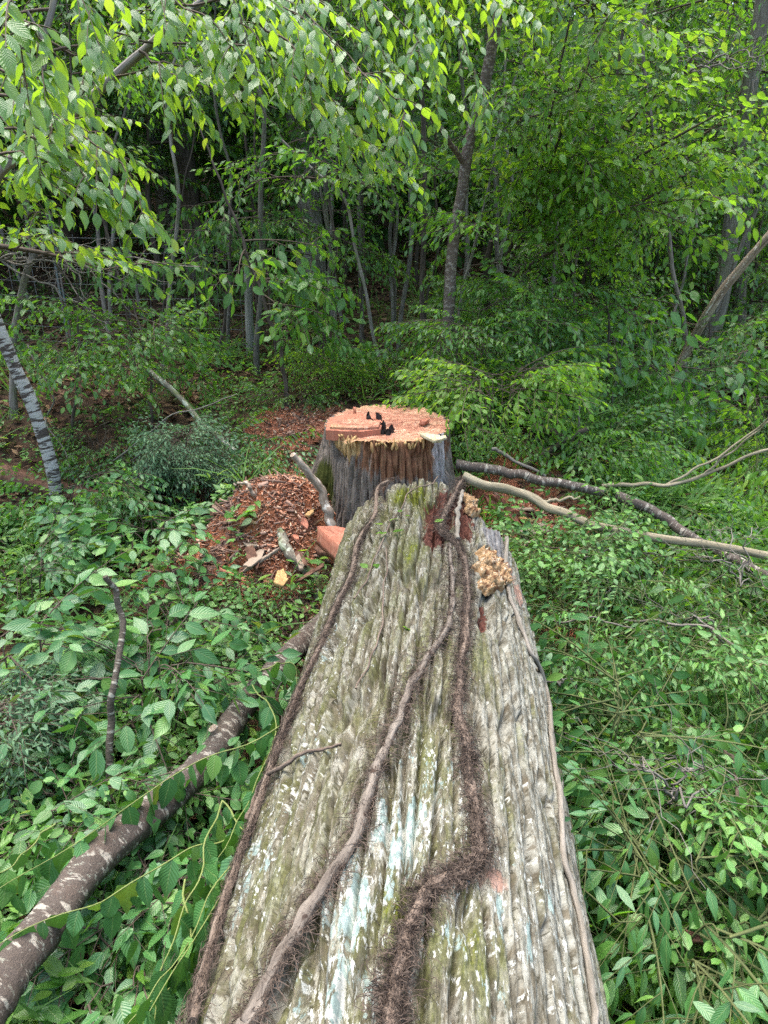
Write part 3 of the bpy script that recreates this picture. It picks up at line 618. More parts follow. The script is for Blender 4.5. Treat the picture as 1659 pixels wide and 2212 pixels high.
def vine(name, label, pts, r0, r1, mat, off=0.6, hair=None, seed=1, n=70, rough=0.35):
    rng = np.random.default_rng(seed)
    q, _ = trunk_line(pts, n); q[:, 0] += 0.006 * noise3(np.arange(n) * 0.25, seed, 0) / TR * 2
    R = np.linspace(r0, r1, n) * (1 + 0.15 * noise3(np.arange(n) * 0.3, 3.3, seed))
    P = trunk_point(q[:, 0], q[:, 1], 0.011 + R * off + 0.004 * noise3(np.arange(n) * 0.4, seed, 2.2))
    root = thing(name, label, 'vine', P[0])
    acc = Acc(); Pf = spline(P, n * 2); Rf = np.interp(np.linspace(0, 1, n * 2), np.linspace(0, 1, n), R) * (1 + 0.22 * fbm(np.arange(n * 2) * 0.35, seed, 4.4, 3)); tube_into(acc, Pf, Rf, 12, rough * 1.6, seed); link('stem', acc.mesh('stem', M[mat], P[0]), root)
    if hair:
        V, F = hairs(rng, q, np.asarray(hair['width']) if np.ndim(hair['width']) else np.full(n, hair['width']), hair['count'], hair.get('len', (0.03, 0.08)))
        tu = V * 1.0
        o = link('root_hairs', make_mesh('root_hairs', V - P[0], F, M['hair'], {'tuv': tu}), root); o['kind'] = 'stuff'
    return root, q
vine('climbing_vine', 'thick smooth pale vine stem running diagonally along the felled trunk', [(535, 2240), (550, 2212), (600, 2108), (650, 2023), (710, 1918), (770, 1818), (800, 1723), (828, 1636), (860, 1572), (877, 1522), (895, 1472), (930, 1417), (965, 1362), (975, 1312), (974, 1250), (968, 1180)],
     0.018, 0.009, 'vine_pale', 0.4, {'width': np.concatenate([np.full(35, 0.018), np.full(45, 0.03)]), 'count': 2600}, 2, 80)
hw = np.interp(np.linspace(0, 1, 80), [0, 0.2, 0.35, 0.6, 1.0], [0.028, 0.036, 0.030, 0.017, 0.020])
vine('hairy_vine', 'dark hairy vine matted with brown rootlets down the middle of the trunk', [(842, 2240), (850, 2170), (862, 2100), (880, 2020), (905, 1950), (960, 1908), (1010, 1885), (1030, 1838), (1020, 1758), (1008, 1670), (1002, 1622), (990, 1547), (990, 1477), (996, 1410), (1005, 1337), (1006, 1272), (1000, 1210), (980, 1172), (952, 1150), (962, 1110), (985, 1060), (1000, 1040)],
     0.017, 0.014, 'vine_bark', -0.1, {'width': hw, 'count': 7500, 'len': (0.02, 0.055)}, 3, 80)
vine('edge_vine', 'brown vine with rootlets following the left edge of the felled trunk', [(430, 2212), (470, 2050), (520, 1880), (560, 1770), (597, 1657), (618, 1597), (638, 1547), (655, 1497), (697, 1407), (718, 1350), (745, 1292), (763, 1253), (773, 1201), (791, 1154), (812, 1124), (820, 1064), (845, 1045)],
     0.011, 0.014, 'vine_bark', 0.5, {'width': np.interp(np.linspace(0, 1, 70), [0, 0.4, 0.6, 1], [0.075, 0.05, 0.02, 0.004]), 'count': 4500}, 4)
vine('grey_vine', 'slim grey vine stem along the right side of the trunk beside the fungus', [(1275, 2240), (1268, 2150), (1247, 2010), (1226, 1918), (1206, 1848), (1205, 1758), (1190, 1658), (1181, 1572), (1176, 1497), (1160, 1447), (1140, 1412), (1120, 1357), (1102, 1312), (1093, 1272), (1088, 1200), (1090, 1165)],
     0.008, 0.011, 'vine_grey', 0.4, None, 5)
vine('side_twig_vine', 'thin brown vine crossing the left flank of the trunk', [(536, 1770), (545, 1745), (572, 1703), (620, 1663), (660, 1636), (700, 1628), (742, 1616)], 0.009, 0.004, 'vine_bark', 1.2, None, 6, 40)
vine('short_vine_stub', 'short pale vine stub on the reddish rot by the small fungus', [(985, 1175), (985, 1130), (990, 1095), (996, 1068)], 0.012, 0.010, 'vine_grey', 1.2, None, 8, 30)
# fine vine with fresh ivy leaves
r_, q_ = vine('leafy_vine', 'fine trailing vine with bright green leaves on the mossy butt of the trunk', [(770, 1300), (795, 1262), (812, 1215), (834, 1165), (850, 1128), (868, 1108), (880, 1075), (900, 1060), (935, 1050), (945, 1035)], 0.004, 0.003, 'vine_bark', 2.0, None, 9, 50)
rng = np.random.default_rng(91)
lm = leaf_meshes(T_WIDE, M['leaf_bright'], 'ivy')
for i, (px, py, a, s) in enumerate([(832, 1143, 2.6, .05), (846, 1136, 0.6, .055), (840, 1163, 2.9, .055), (852, 1160, 0.2, .06), (800, 1238, 2.4, .05), (812, 1234, 0.5, .05), (880, 1125, 1.0, .04), (872, 1115, 2.6, .035), (878, 1372, 1.2, .05), (938, 1138, 0.3, .05)]):
    t, s_ = on_trunk(px, py); p = trunk_point(t, s_, 0.028) - np.array(r_.location)
    o = link('leaf', lm[i % 3], r_); o.location = p; o.rotation_euler = (rng.normal(0, .3), rng.normal(-.15, .25), a); o.scale = (s, s, s)
vine('thread_vine', 'thread-thin reddish vine hanging over the furrowed bark left of the middle', [(772, 1495), (800, 1440), (825, 1370), (830, 1290), (838, 1230), (836, 1190)], 0.003, 0.003, 'vine_bark', 1.5, None, 10, 40)

# bracket fungi
def fungus(name, label, lobes, seed):
    rng = np.random.default_rng(seed); first = None
    for i, (px, py, ru, rv, h) in enumerate(lobes):
        ru, rv, h = ru * 0.7, rv * 0.8, h * 0.45
        t, s = on_trunk(px, py); p = trunk_point(t, s, 0.018)
        if first is None: first = p; root = thing(name, label, 'fungus', p)
        n, m = 22, 40
        el = np.linspace(0.02, 1.0, n)[:, None]; az = np.linspace(0, 2 * math.pi, m, endpoint=False)[None, :]
        frill = 1 + (0.16 * np.sin(az * 5 + i * 2) + 0.10 * np.sin(az * 11 + i)) * el + 0.30 * fbm(np.cos(az) * 2.2 + i * 7, np.sin(az) * 2.2, el * 2.0, 3)
        hgt = h * (1 - el ** 2.4) * (1 + 0.6 * fbm(np.cos(az) * 3 * el + i, np.sin(az) * 3 * el, 1.5, 4)) + 0.018 * fbm(np.cos(az) * el * 7, np.sin(az) * el * 7, i, 4)
        hgt = hgt + 0.5 * h * np.exp(-((el - 0.84) / 0.10) ** 2) * (1 + 0.7 * np.sin(az * 7 + i)) - 0.02 * (el > 0.97)
        nrm = math.sin(t) * TL + math.cos(t) * UP; tan = math.cos(t) * TL - math.sin(t) * UP
        V = p + (ru * el * frill * np.cos(az))[..., None] * tan + (rv * el * frill * np.sin(az))[..., None] * TA + (hgt * np.ones_like(az))[..., None] * nrm
        link('lobe', make_mesh('lobe', V.reshape(-1, 3) - first, grid_faces(n, m, True), M['fungus']), root)
fungus('bracket_fungus', 'large tan bracket fungus with frilled lobes on the right of the trunk', [(1052, 1215, 0.085, 0.10, 0.075), (1075, 1235, 0.06, 0.075, 0.07), (1040, 1240, 0.075, 0.055, 0.06), (1062, 1260, 0.08, 0.055, 0.075), (1045, 1275, 0.055, 0.045, 0.06), (1083, 1255, 0.045, 0.06, 0.06)], 3)
fungus('small_fungus', 'small ochre fungus clump near the butt end of the trunk', [(1014, 1088, 0.05, 0.06, 0.05), (1016, 1108, 0.055, 0.06, 0.06), (1002, 1078, 0.035, 0.04, 0.03)], 4)

# ================================================================== the stump
SC = np.array([0.03, 5.1, 0.0]); SH = 1.07
def stump_outline(th):
    return 1 / np.sqrt((np.cos(th) / 0.475) ** 2 + (np.sin(th) / 0.55) ** 2) * (1 + 0.05 * fbm(np.cos(th) * 1.6, np.sin(th) * 1.6, 3.0, 3))
def build_stump():
    root = thing('tree_stump', 'broad freshly cut tree stump with orange-red wood and torn bark', 'tree stump', SC)
    th = np.linspace(0, 2 * math.pi, 420, endpoint=False); zz = np.linspace(-0.12, 1, 170)
    Z, T = np.meshgrid(zz, th, indexing='ij')
    dth = lambda a: np.arctan2(np.sin(T - a), np.cos(T - a))
    fl = 0
    for a, w, amp, p in ((math.pi * 0.98, 0.30, 0.45, 1.3), (-2.3, 0.35, 0.15, 2.4), (-1.2, 0.3, 0.22, 2.6), (-0.35, 0.3, 0.45, 2.2), (0.7, 0.4, 0.35, 2.0), (2.1, 0.4, 0.4, 2.0)):
        fl = fl + amp * np.exp(-(dth(a) / w) ** 2) * np.clip(1 - Z, 0, 1.1) ** p
    u, v = T * 0.5, Z * SH
    uu = np.stack([np.cos(T), np.sin(T)], -1) * 0.5
    w_ = 0.02 * fbm(u * 6, v * 2, 1, 3)
    a1 = (u + w_) / 0.042; 
    f1, f2, cid = voronoi(a1, v / 0.5, 5); pl = sstep(0.03, 0.25, f2 - f1 + 0.1 * fbm(u * 30, v * 8, 2, 3))
    torn = np.clip(sstep(0.45, 0.95, Z) * 1.1 - 0.15 + 0.35 * fbm(u * 7, v * 3, 2, 3), 0, 1) * (0.35 + 0.65 * np.exp(-(dth(-1.25) / 0.75) ** 2))
    yellow = np.clip(sstep(0.78, 1.0, Z) - 0.1 + 0.55 * fbm(u * 11, v * 3, 7, 3), 0, 1) * np.exp(-(dth(-2.22) / 0.30) ** 2) * 1.3
    bleach = np.exp(-(dth(-0.72) / 0.20) ** 2) * sstep(0.5, 0.66, Z) * 1.0
    moss = np.exp(-(dth(-2.75) / 0.4) ** 2) * sstep(1.0, 0.6, Z)
    d = -0.032 * (1 - pl) + 0.012 * (cid - 0.5) + 0.01 * fbm(u * 45, v * 8, 2, 4) - 0.03 * np.clip(torn, 0, 1) * (0.4 + fbm(u * 30, v * 5, 3, 3)) + 0.02 * bleach * noise3(u * 45, v * 6, 3)
    R = stump_outline(T) + fl + d + 0.02 * (1 - Z)
    rim = SH + 0.018 * noise3(u * 9, 1, 1) + 0.012 * noise3(u * 40, 1, 1) - 0.05 * np.exp(-(dth(-2.2) / 0.15) ** 2) * 0.6
    zz_ = np.where(Z >= 0.97, rim, Z * SH * 0.99)
    V = np.stack([R * np.cos(T), R * np.sin(T), zz_], -1)
    att = {'tuv': np.stack([uu[..., 0], uu[..., 1], v], -1).reshape(-1, 3), 'torn': torn.ravel(), 'yellow': yellow.ravel(), 'bleach': bleach.ravel(), 'moss': moss.ravel()}
    link('bark', make_mesh('bark', V.reshape(-1, 3), grid_faces(*Z.shape, True), M['stump_bark'], att), root)
    # sawn face, hollowed by rot in the middle
    ring = V[-1]; rows = []; ct = np.array([0.0, 0.0])
    for f in np.linspace(1, 0, 70):
        xy = ring[:, :2] * f; z = SH + (ring[:, 2] - SH) * f ** 6 + 0.006 * fbm(xy[:, 0] * 14, xy[:, 1] * 14, 2, 4) * (1 - f ** 8) + 0.004 * noise3(xy[:, 0] * 3, xy[:, 1] * 90, 1)
        z = z + 0.05 * sstep(-0.1, -0.5, xy[:, 1]) * 0 - 0.09 * np.exp(-(((xy[:, 0] - 0.02) / 0.07) ** 2 + ((xy[:, 1] + 0.02) / 0.06) ** 2))
        rows.append(np.column_stack([xy, z]))
    link('cut_face', make_mesh('cut_face', np.concatenate(rows), grid_faces(70, len(th), True), M['cut_wood']), root)
    # raised step left by the second saw cut
    def block(name, outline, z0, z1, mat, topmat=None, seed=0):
        o = np.array(outline, float); k = spline(np.vstack([o, o[:1]]), 1) if False else o
        pts = []
        for i in range(len(o)):
            a, b_ = o[i], o[(i + 1) % len(o)]; n = max(2, int(np.linalg.norm(b_ - a) / 0.012))
            pts += [a + (b_ - a) * t for t in np.linspace(0, 1, n, endpoint=False)]
        pts = np.array(pts); pts = pts + 0.004 * np.stack([noise3(pts[:, 0] * 60, pts[:, 1] * 60, seed), noise3(pts[:, 0] * 60, pts[:, 1] * 60, seed + 5)], -1)
        n = len(pts); lev = [z0, z0 * .6 + z1 * .4, z1 - 0.004, z1]
        V = np.concatenate([np.column_stack([pts * (1 if i < 3 else 1), np.full(n, z) + 0.005 * noise3(pts[:, 0] * 25, pts[:, 1] * 25, z * 9)]) for i, z in enumerate(lev)])
        c = pts.mean(0)
        top = [np.column_stack([c + (pts - c) * f, np.full(n, z1) + 0.004 * fbm((c + (pts - c) * f)[:, 0] * 20, (c + (pts - c) * f)[:, 1] * 60, 1, 3)]) for f in (0.99, 0.8, 0.6, 0.4, 0.2, 0.0)]
        V = np.concatenate([V] + top)
        return link(name, make_mesh(name, V, grid_faces(len(lev) + len(top), n, True), mat, smooth=False), root)
    def loc(px, py, z):
        d = ray(px, py); p = CAM + d * ((z - CAM[2]) / d[2]); return (p - SC)[:2]
    z1 = SH + 0.042
    block('raised_slab', [loc(*p, z1) for p in ((704, 929), (737, 931), (778, 932), (822, 927), (826, 912), (818, 898), (770, 893), (735, 897), (708, 909))], SH - 0.03, z1, M['redwood'], seed=2)
    block('saw_plank', [loc(*p, z1 + 0.02) for p in ((712, 921), (770, 924), (818, 921), (822, 910), (768, 903), (722, 908))], z1 - 0.01, z1 + 0.018, M['cut_wood'], seed=6)
    # charred rot spikes standing in the hollow
    rng = np.random.default_rng(5)
    for px, py, h, r in ((798, 908, 0.085, 0.022), (818, 909, 0.085, 0.026), (808, 911, 0.05, 0.018), (830, 920, 0.07, 0.022), (842, 925, 0.045, 0.030), (836, 930, 0.03, 0.03), (825, 929, 0.04, 0.02)):
        p = loc(px, py, SH + 0.03); acc = Acc(); k = np.linspace(0, 1, 8)
        P = np.column_stack([p[0] + 0.01 * rng.normal() * k, p[1] + 0 * k, SH - 0.06 + (h + 0.06) * k]); V, F, t = tube(P, r * (1 - 0.25 * k), 9, 0.8, px)
        V[-9:, 2] += rng.uniform(-0.03, 0.015, 9); acc.add(V, F, t); link('rot_spike', acc.mesh('rot_spike', M['black_rot'], None, False), root)
    # splintered holding wood along the left front rim
    for i in range(60):
        a = (-2.42 + 0.42 * rng.random()) if i < 34 else (-2.0 + 0.9 * rng.random()); r = float(stump_outline(np.array(a))) - rng.uniform(-0.012, 0.05); h = rng.uniform(0.03, 0.16) * rng.uniform(.3, 1) * (1 if i < 34 else 0.6); w = rng.uniform(0.004, 0.013)
        p = np.array([r * math.cos(a), r * math.sin(a), SH + 0.012 - h + rng.uniform(-0.02, 0.012)]); k = np.linspace(0, 1, 5)[:, None]
        P = p + k * np.array([rng.normal(0, 0.015), rng.normal(0, 0.015), h]); acc = Acc(); V, F, t = tube(P, w * np.array([.3, 1, 1, .8, .3]), 5, 0.7, i); acc.add(V, F, t)
        link('splinter', acc.mesh('splinter', M['yellow_wood'], None, False), root)
    return root
STUMP = build_stump()
def wood_block(name, label, pts, thick, mat, cat='wood chunk', seed=0, jag=0.006):
    """a split chunk: polygon given by its world corners, extruded along 'thick'"""
    o = np.array(pts, float); th = np.array(thick, float); ring = []
    for i in range(len(o)):
        a, b_ = o[i], o[(i + 1) % len(o)]; n = max(2, int(np.linalg.norm(b_ - a) / 0.02)); ring += [a + (b_ - a) * t for t in np.linspace(0, 1, n, endpoint=False)]
    ring = np.array(ring); n = len(ring); c = ring.mean(0); rows = []
    for f in (0.0, 0.5, 0.985): rows.append(c + (ring - c) * f)
    for t in (0.0, 0.35, 0.7, 1.0): rows.append(ring + th * t)
    for f in (0.985, 0.5, 0.0): rows.append(c + th + (ring - c) * f)
    V = np.concatenate(rows); V = V + jag * np.stack([noise3(V[:, 0] * 40 + 9 * k, V[:, 1] * 40, V[:, 2] * 40 + seed) for k in range(3)], -1)
    return tag(link(name, make_mesh(name, V - c, grid_faces(len(rows), n, True), mat, smooth=False)), label, cat), c
def wb(name, label, pts, thick, mat, cat='wood chunk', seed=0, jag=0.006):
    o, c = wood_block(name, label, pts, thick, mat, cat, seed, jag); o.location = c; return o
zt = SH + 0.012
def on_z(px, py, z):
    d = ray(px, py); return CAM + d * ((z - CAM[2]) / d[2])
wb('wood_sliver', 'pale splintered sliver of wood lying on the front rim of the stump', [on_z(907, 943, zt + .01), on_z(922, 941, zt + .01), on_z(950, 948, zt + .01), on_z(953, 956, zt + .01), on_z(935, 957, zt + .01)], (0, 0, 0.022), M['white_wood'], 'wood chip', 1)
wb('wood_sliver', 'small cream wood offcut at the right front edge of the stump top', [on_z(940, 950, zt + .02), on_z(962, 945, zt + .02), on_z(964, 950, zt + .02), on_z(946, 955, zt + .02)], (0, 0, 0.018), M['white_wood'], 'wood chip', 2)
wb('wood_chip', 'thin red wood chip standing on the right half of the stump top', [on_z(905, 917, zt), on_z(925, 911, zt), on_z(926, 915, zt), on_z(915, 920, zt)], (0.01, 0.0, 0.035), M['redwood'], 'wood chip', 3)
wb('wood_chip', 'tiny red splinter on the far left rim of the stump', [on_z(763, 893, zt), on_z(769, 893, zt), on_z(768, 897, zt)], (0, 0, 0.05), M['redwood'], 'wood chip', 4)

# ================================================================== the wood behind
FOREST_GROUP = 'forest trees of the background wood'
def tree_root(name, label, P, group=None): return thing(name, label, 'tree', P[0], group)
def build_tree(name, label, pts, r0, r1, bark, leafmat, sprays, tpl, seed, n_limb=12, h0=0.35, limb=1.5, per=5, up=0.3, scale=1.0, n_obj=0, key=None, group=None, sides=10, extra=(), wob=0.03, taper=0.5, lift=0.0, sector=None, cat='tree', twigs=True):
    rng = np.random.default_rng(seed)
    P = wobble(spline(pts, 40), wob, 6, seed * 1.37); P[0] = np.asarray(pts[0]); R = np.linspace(r0, r1, 40); R[:4] *= np.array([1.35, 1.18, 1.08, 1.03])
    P[0] = P[0] - np.array([0, 0, 0.12])
    root = thing(name, label, cat, P[0], group)
    acc = Acc(); tube_into(acc, P, R, sides, 0.25, seed); link('trunk', acc.mesh('trunk', M[bark], P[0]), root)
    for (epts, e0, e1) in extra:
        a = Acc(); E = wobble(spline(epts, 24), 0.02, 5, seed + 3.1); tube_into(a, E, np.linspace(e0, e1, 24), 8, 0.2, seed); link('limb', a.mesh('limb', M[bark], P[0]), root)
    if n_limb:
        la, lv = grow_tree(rng, P, R, SPR[sprays], n_limb, h0, limb, per, up, scale, twigs, taper, lift, sector)
        link('branches', la.mesh('branches', M['twig'], P[0]), root, kind='stuff')
        put_leaves(root, lv, tpl, M[leafmat], rng, n_obj, key, 'crown')
    return root
def copy_thing(src, loc, rz, sc, label=None):
    r = src.copy(); COL.objects.link(r); r.location = loc; r.rotation_euler = (0, 0, rz); r.scale = (sc, sc, sc)
    if label: r['label'] = label
    for ch in src.children:
        c = ch.copy(); COL.objects.link(c); c.parent = r
    return r
def gz(x, y, dz=0.0): return np.array([x, y, float(H(x, y)) + dz])
# tall trees with a high crown: they roof the wood over and keep it dark
rng = np.random.default_rng(77)
tall = []
for k, (hgt, r0, bark) in enumerate(((13, 0.17, 'bark_dark'), (15, 0.20, 'bark_grey'), (11, 0.12, 'bark_cherry'))):
    x, y = ((-6.5, 15.5), (7.2, 17.5), (-1.5, 17.0))[k]; b0 = gz(x, y)
    tall.append(build_tree('forest_tree', 'tall forest tree standing in the shade of the background wood', [b0, b0 + (0.2, 0, hgt * .35), b0 + (0.5, 0.3, hgt * .7), b0 + (0.3, 0.2, hgt)], r0, 0.03, bark, 'leaf_far', 'canopy', T_FAR, 300 + k, 22, 0.36, 3.6, 6, 0.25, 1.15, group=FOREST_GROUP, wob=0.15, twigs=False))
spots = []
for i in range(400):
    y = rng.uniform(10.5, 34); x = rng.uniform(-0.75 * y - 2, 0.75 * y + 2)
    if len(spots) >= 56: break
    if y < 13 and -2.5 < x < 2.5: continue
    if y < 16.5 and x > 1.0: continue
    if all((x - a) ** 2 + (y - c) ** 2 > 2.6 for a, c in spots): spots.append((x, y))
for i, (x, y) in enumerate(spots):
    copy_thing(tall[i % 3], gz(x, y, -0.12), rng.uniform(0, 6.28), rng.uniform(0.8, 1.2))
# side and rear trees that close the clearing (partly outside the frame); unseen rear ones added to block low sky light
for x, y in ((-8.5, 7), (-9.5, 11), (10.5, 13), (-10.5, -3), (-6.5, -10.5), (0.5, -13), (7, -10), (11.5, -3.5), (-11, 2), (12, 3.5), (-3, -16), (4, -15)):
    copy_thing(tall[rng.integers(3)], gz(x, y, -0.12), rng.uniform(0, 6.28), rng.uniform(0.8, 1.0))
# understory trees
under = []
for k, (hgt, lm_) in enumerate(((4.6, 'leaf_mid'), (3.6, 'leaf_mid'), (5.4, 'leaf_far'))):
    x, y = ((-4.6, 12.6), (4.2, 11.2), (0.6, 13.5))[k]; b0 = gz(x, y)
    under.append(build_tree('understory_tree', 'slender leafy understory tree at the shaded edge of the wood', [b0, b0 + (0.1, -0.1, hgt * .5), b0 + (0.3, -0.3, hgt)], 0.04, 0.012, 'bark_dark', lm_, 'far', T_CHEAP, 320 + k, 14, 0.34, 1.4, 4, 0.2, 0.85, group='understory trees at the edge of the wood', wob=0.1))
us = []
for i in range(900):
    y = rng.uniform(8.6, 20); x = rng.uniform(-0.62 * y - 1, 0.62 * y + 1)
    if len(us) >= 52: break
    if y < 12.5 and -6 < x < 2.2: continue
    if y < 10: continue
    if all((x - a) ** 2 + (y - c) ** 2 > 1.1 for a, c in us): us.append((x, y))
for i, (x, y) in enumerate(us):
    copy_thing(under[i % 3], gz(x, y, -0.12), rng.uniform(0, 6.28), rng.uniform(0.75, 1.3))
# the far wood, one leafy mass
def far_wood():
    rng = np.random.default_rng(5); n = 130000
    lv = Leaves()
    c = 620; cy_ = 15.5 + 32 * rng.random(c) ** 1.3; cx = rng.uniform(-1, 1, c) * (cy_ * 0.72 + 3); ch = 10 * rng.random(c) ** 1.5
    i = rng.integers(0, c, n); p = np.stack([cx[i], cy_[i], ch[i]], -1) + rng.normal(0, 1, (n, 3)) * np.array([1.5, 1.0, 0.75])
    p[:, 2] += H(p[:, 0], p[:, 1]) * 1.0
    lv.add(p, rng.normal(0, 1, (n, 3)) + np.array([0, -0.3, -0.5]), rng.normal(0, 0.5, (n, 3)) + UP, rng.uniform(0.16, 0.34, n))
    P, D, N, S = lv.arrays()
    o = link('background_wood', foliage_mesh('background_wood', T_FAR, P, D, N, S, M['leaf_far'], rng)); o['kind'] = 'stuff'
    o['label'] = 'dense green mass of far forest foliage'; o['category'] = 'foliage'
far_wood()

# ================================================================== trees one can tell apart
g = on_ground
def up_from(base, *pts, bend=0.0):
    """trunk path: base on the ground, further points at about the base's distance"""
    out = [base]
    for px, py, dy in pts: out.append(at_y(px, py, base[1] + dy))
    return out
b1 = g(938, 858)
build_tree('cherry_tree', 'slim dark cherry tree with mottled bark rising behind the right of the stump', up_from(b1, (955, 790, 0), (966, 650, 0), (984, 500, 0), (1005, 350, -.1), (1040, 200, -.2), (1085, 0, -.4), (1120, -220, -.6), (1130, -500, -.6)), 0.064, 0.04, 'bark_cherry', 'leaf_cherry', 'understory', T_OVAL, 11, 12, 0.80, 1.5, 5, 0.0, 1.0, 60, 'cherry',
           extra=[(([at_y(1003, 352, b1[1] - .1), at_y(975, 310, b1[1] - .3), at_y(935, 255, b1[1] - .5), at_y(890, 225, b1[1] - .7)]), 0.03, 0.012)], wob=0.05)
b2 = g(911, 806)
build_tree('thin_tree', 'thin straight dark tree just left of the mottled cherry tree', up_from(b2, (913, 600, 0), (916, 300, 0), (905, 60, 0), (900, -300, 0)), 0.034, 0.022, 'bark_dark', 'leaf_mid', 'understory', T_CHEAP, 12, 10, 0.82, 1.0, 4, 0.2, 0.9)
b3 = g(826, 842)
build_tree('leaning_sapling', 'slender sapling leaning left behind the stump', up_from(b3, (815, 760, 0), (800, 680, 0), (772, 545, 0), (742, 430, 0), (690, 375, 0), (610, 300, .2)), 0.022, 0.010, 'bark_grey', 'leaf_mid', 'understory', T_CHEAP, 13, 6, 0.72, 0.8, 3, 0.1, 0.9)
b4 = g(620, 876)
build_tree('hickory_sapling', 'leaning young tree with drooping sprays of broad leaves left of the stump', up_from(b4, (612, 800, 0), (598, 730, 0), (560, 620, 0), (522, 510, 0)), 0.024, 0.014, 'bark_dark', 'leaf_mid', 'hickory', T_OVAL, 14, 9, 0.5, 0.65, 4, -0.05, 0.8, 260, 'hickory', sector=(-1.6, 0.9), taper=0.1, extra=[([at_y(522, 510, b4[1]), at_y(475, 390, b4[1]), at_y(425, 260, b4[1] + .1)], 0.014, 0.006)])
b5 = g(124, 1112)
build_tree('birch_tree', 'birch tree with white and black banded bark at the left edge', up_from(b5, (118, 1050, 0), (103, 980, 0), (62, 860, 0), (22, 765, 0), (-10, 690, 0), (-60, 560, 0), (-150, 300, 0), (-250, -100, 0)), 0.054, 0.042, 'bark_birch', 'leaf_cherry', 'understory', T_OVAL, 15, 8, 0.75, 1.2, 4, 0.1, 1.0, sides=18, wob=0.015)
b6 = g(28, 900)
build_tree('crooked_sapling', 'thin crooked grey sapling rising along the far left edge', up_from(b6, (30, 740, 0), (55, 600, -.1), (66, 540, -.1), (50, 395, -.2), (75, 240, -.2), (100, 85, -.2), (116, -10, -.2), (130, -200, 0)), 0.034, 0.022, 'bark_grey', 'leaf_mid', 'understory', T_CHEAP, 16, 10, 0.3, 0.9, 3, 0.1, 0.9)
b7 = g(1484, 885)
build_tree('grey_tree', 'large grey tree trunk on the right rising out of the frame', up_from(b7, (1510, 800, 0), (1545, 690, 0), (1572, 560, 0), (1592, 400, 0), (1610, 250, 0), (1645, 20, 0), (1690, -300, 0)), 0.125, 0.085, 'bark_grey', 'leaf_mid', 'far', T_CHEAP, 17, 9, 0.85, 1.8, 5, 0.1, 1.0)
b8 = g(1418, 968)
build_tree('leaning_snag', 'pale dead tree leaning to the right across the grey trunk', up_from(b8, (1432, 880, 0), (1478, 765, 0), (1530, 672, -.2), (1600, 580, -.4), (1680, 490, -.6), (1800, 380, -.9)), 0.055, 0.035, 'dead_pale', 'leaf_mid', 'far', T_CHEAP, 18, 0)
b9 = g(1600, 830)
build_tree('far_right_tree', 'second grey trunk at the far right edge behind the large one', up_from(b9, (1600, 650, 0), (1610, 450, 0), (1640, 280, 0), (1680, 100, 0)), 0.10, 0.07, 'bark_grey', 'leaf_mid', 'far', T_CHEAP, 19, 7, 0.75, 1.4, 4, 0.1, 1.0)
b10 = g(980, 835)
build_tree('young_stem', 'thin young stem growing close to the right of the cherry tree', up_from(b10, (985, 740, 0), (1002, 620, 0), (1040, 470, 0), (1075, 300, 0), (1090, 120, 0)), 0.02, 0.010, 'bark_grey', 'leaf_mid', 'understory', T_CHEAP, 20, 9, 0.45, 1.1, 4, 0.1, 1.0)
b11 = g(781, 748)
build_tree('pale_thin_tree', 'pale thin trunk in the dark wood above the stump', up_from(b11, (779, 600, 0), (775, 480, 0), (790, 300, 0), (800, 100, 0)), 0.03, 0.02, 'twig_grey', 'leaf_far', 'far', T_CHEAP, 21, 8, 0.6, 1.4, 4, 0.1, 0.9)
poles = []
for k, (px, py, bark) in enumerate(((700, 800, 'bark_dark'), (1050, 800, 'bark_grey'), (860, 780, 'twig_grey'))):
    q = g(px, py); hh = (5.0, 4.2, 5.6)[k]
    poles.append(build_tree('pole_sapling', 'thin bare-stemmed sapling in the shade behind the stump', [q, q + (0.15, 0, hh * .4), q + (0.1, -.1, hh * .75), q + (0.45, 0, hh)], 0.02 + 0.006 * k, 0.008, bark, 'leaf_mid', 'understory', T_CHEAP, 410 + k, 7, 0.62, 0.9, 3, 0.1, 0.9, group='thin saplings behind the stump', wob=0.12, sides=7))
prng = np.random.default_rng(4141)
for i in range(34):
    y = prng.uniform(7.2, 13); x = prng.uniform(-0.5 * y, 0.5 * y)
    if abs(x - 0.1) < 0.5 and y < 8.5: continue
    c_ = copy_thing(poles[i % 3], gz(x, y, -0.12), prng.uniform(0, 6.28), prng.uniform(0.75, 1.2)); c_.rotation_euler = (prng.normal(0, .10), prng.normal(0, .12), prng.uniform(0, 6.28))
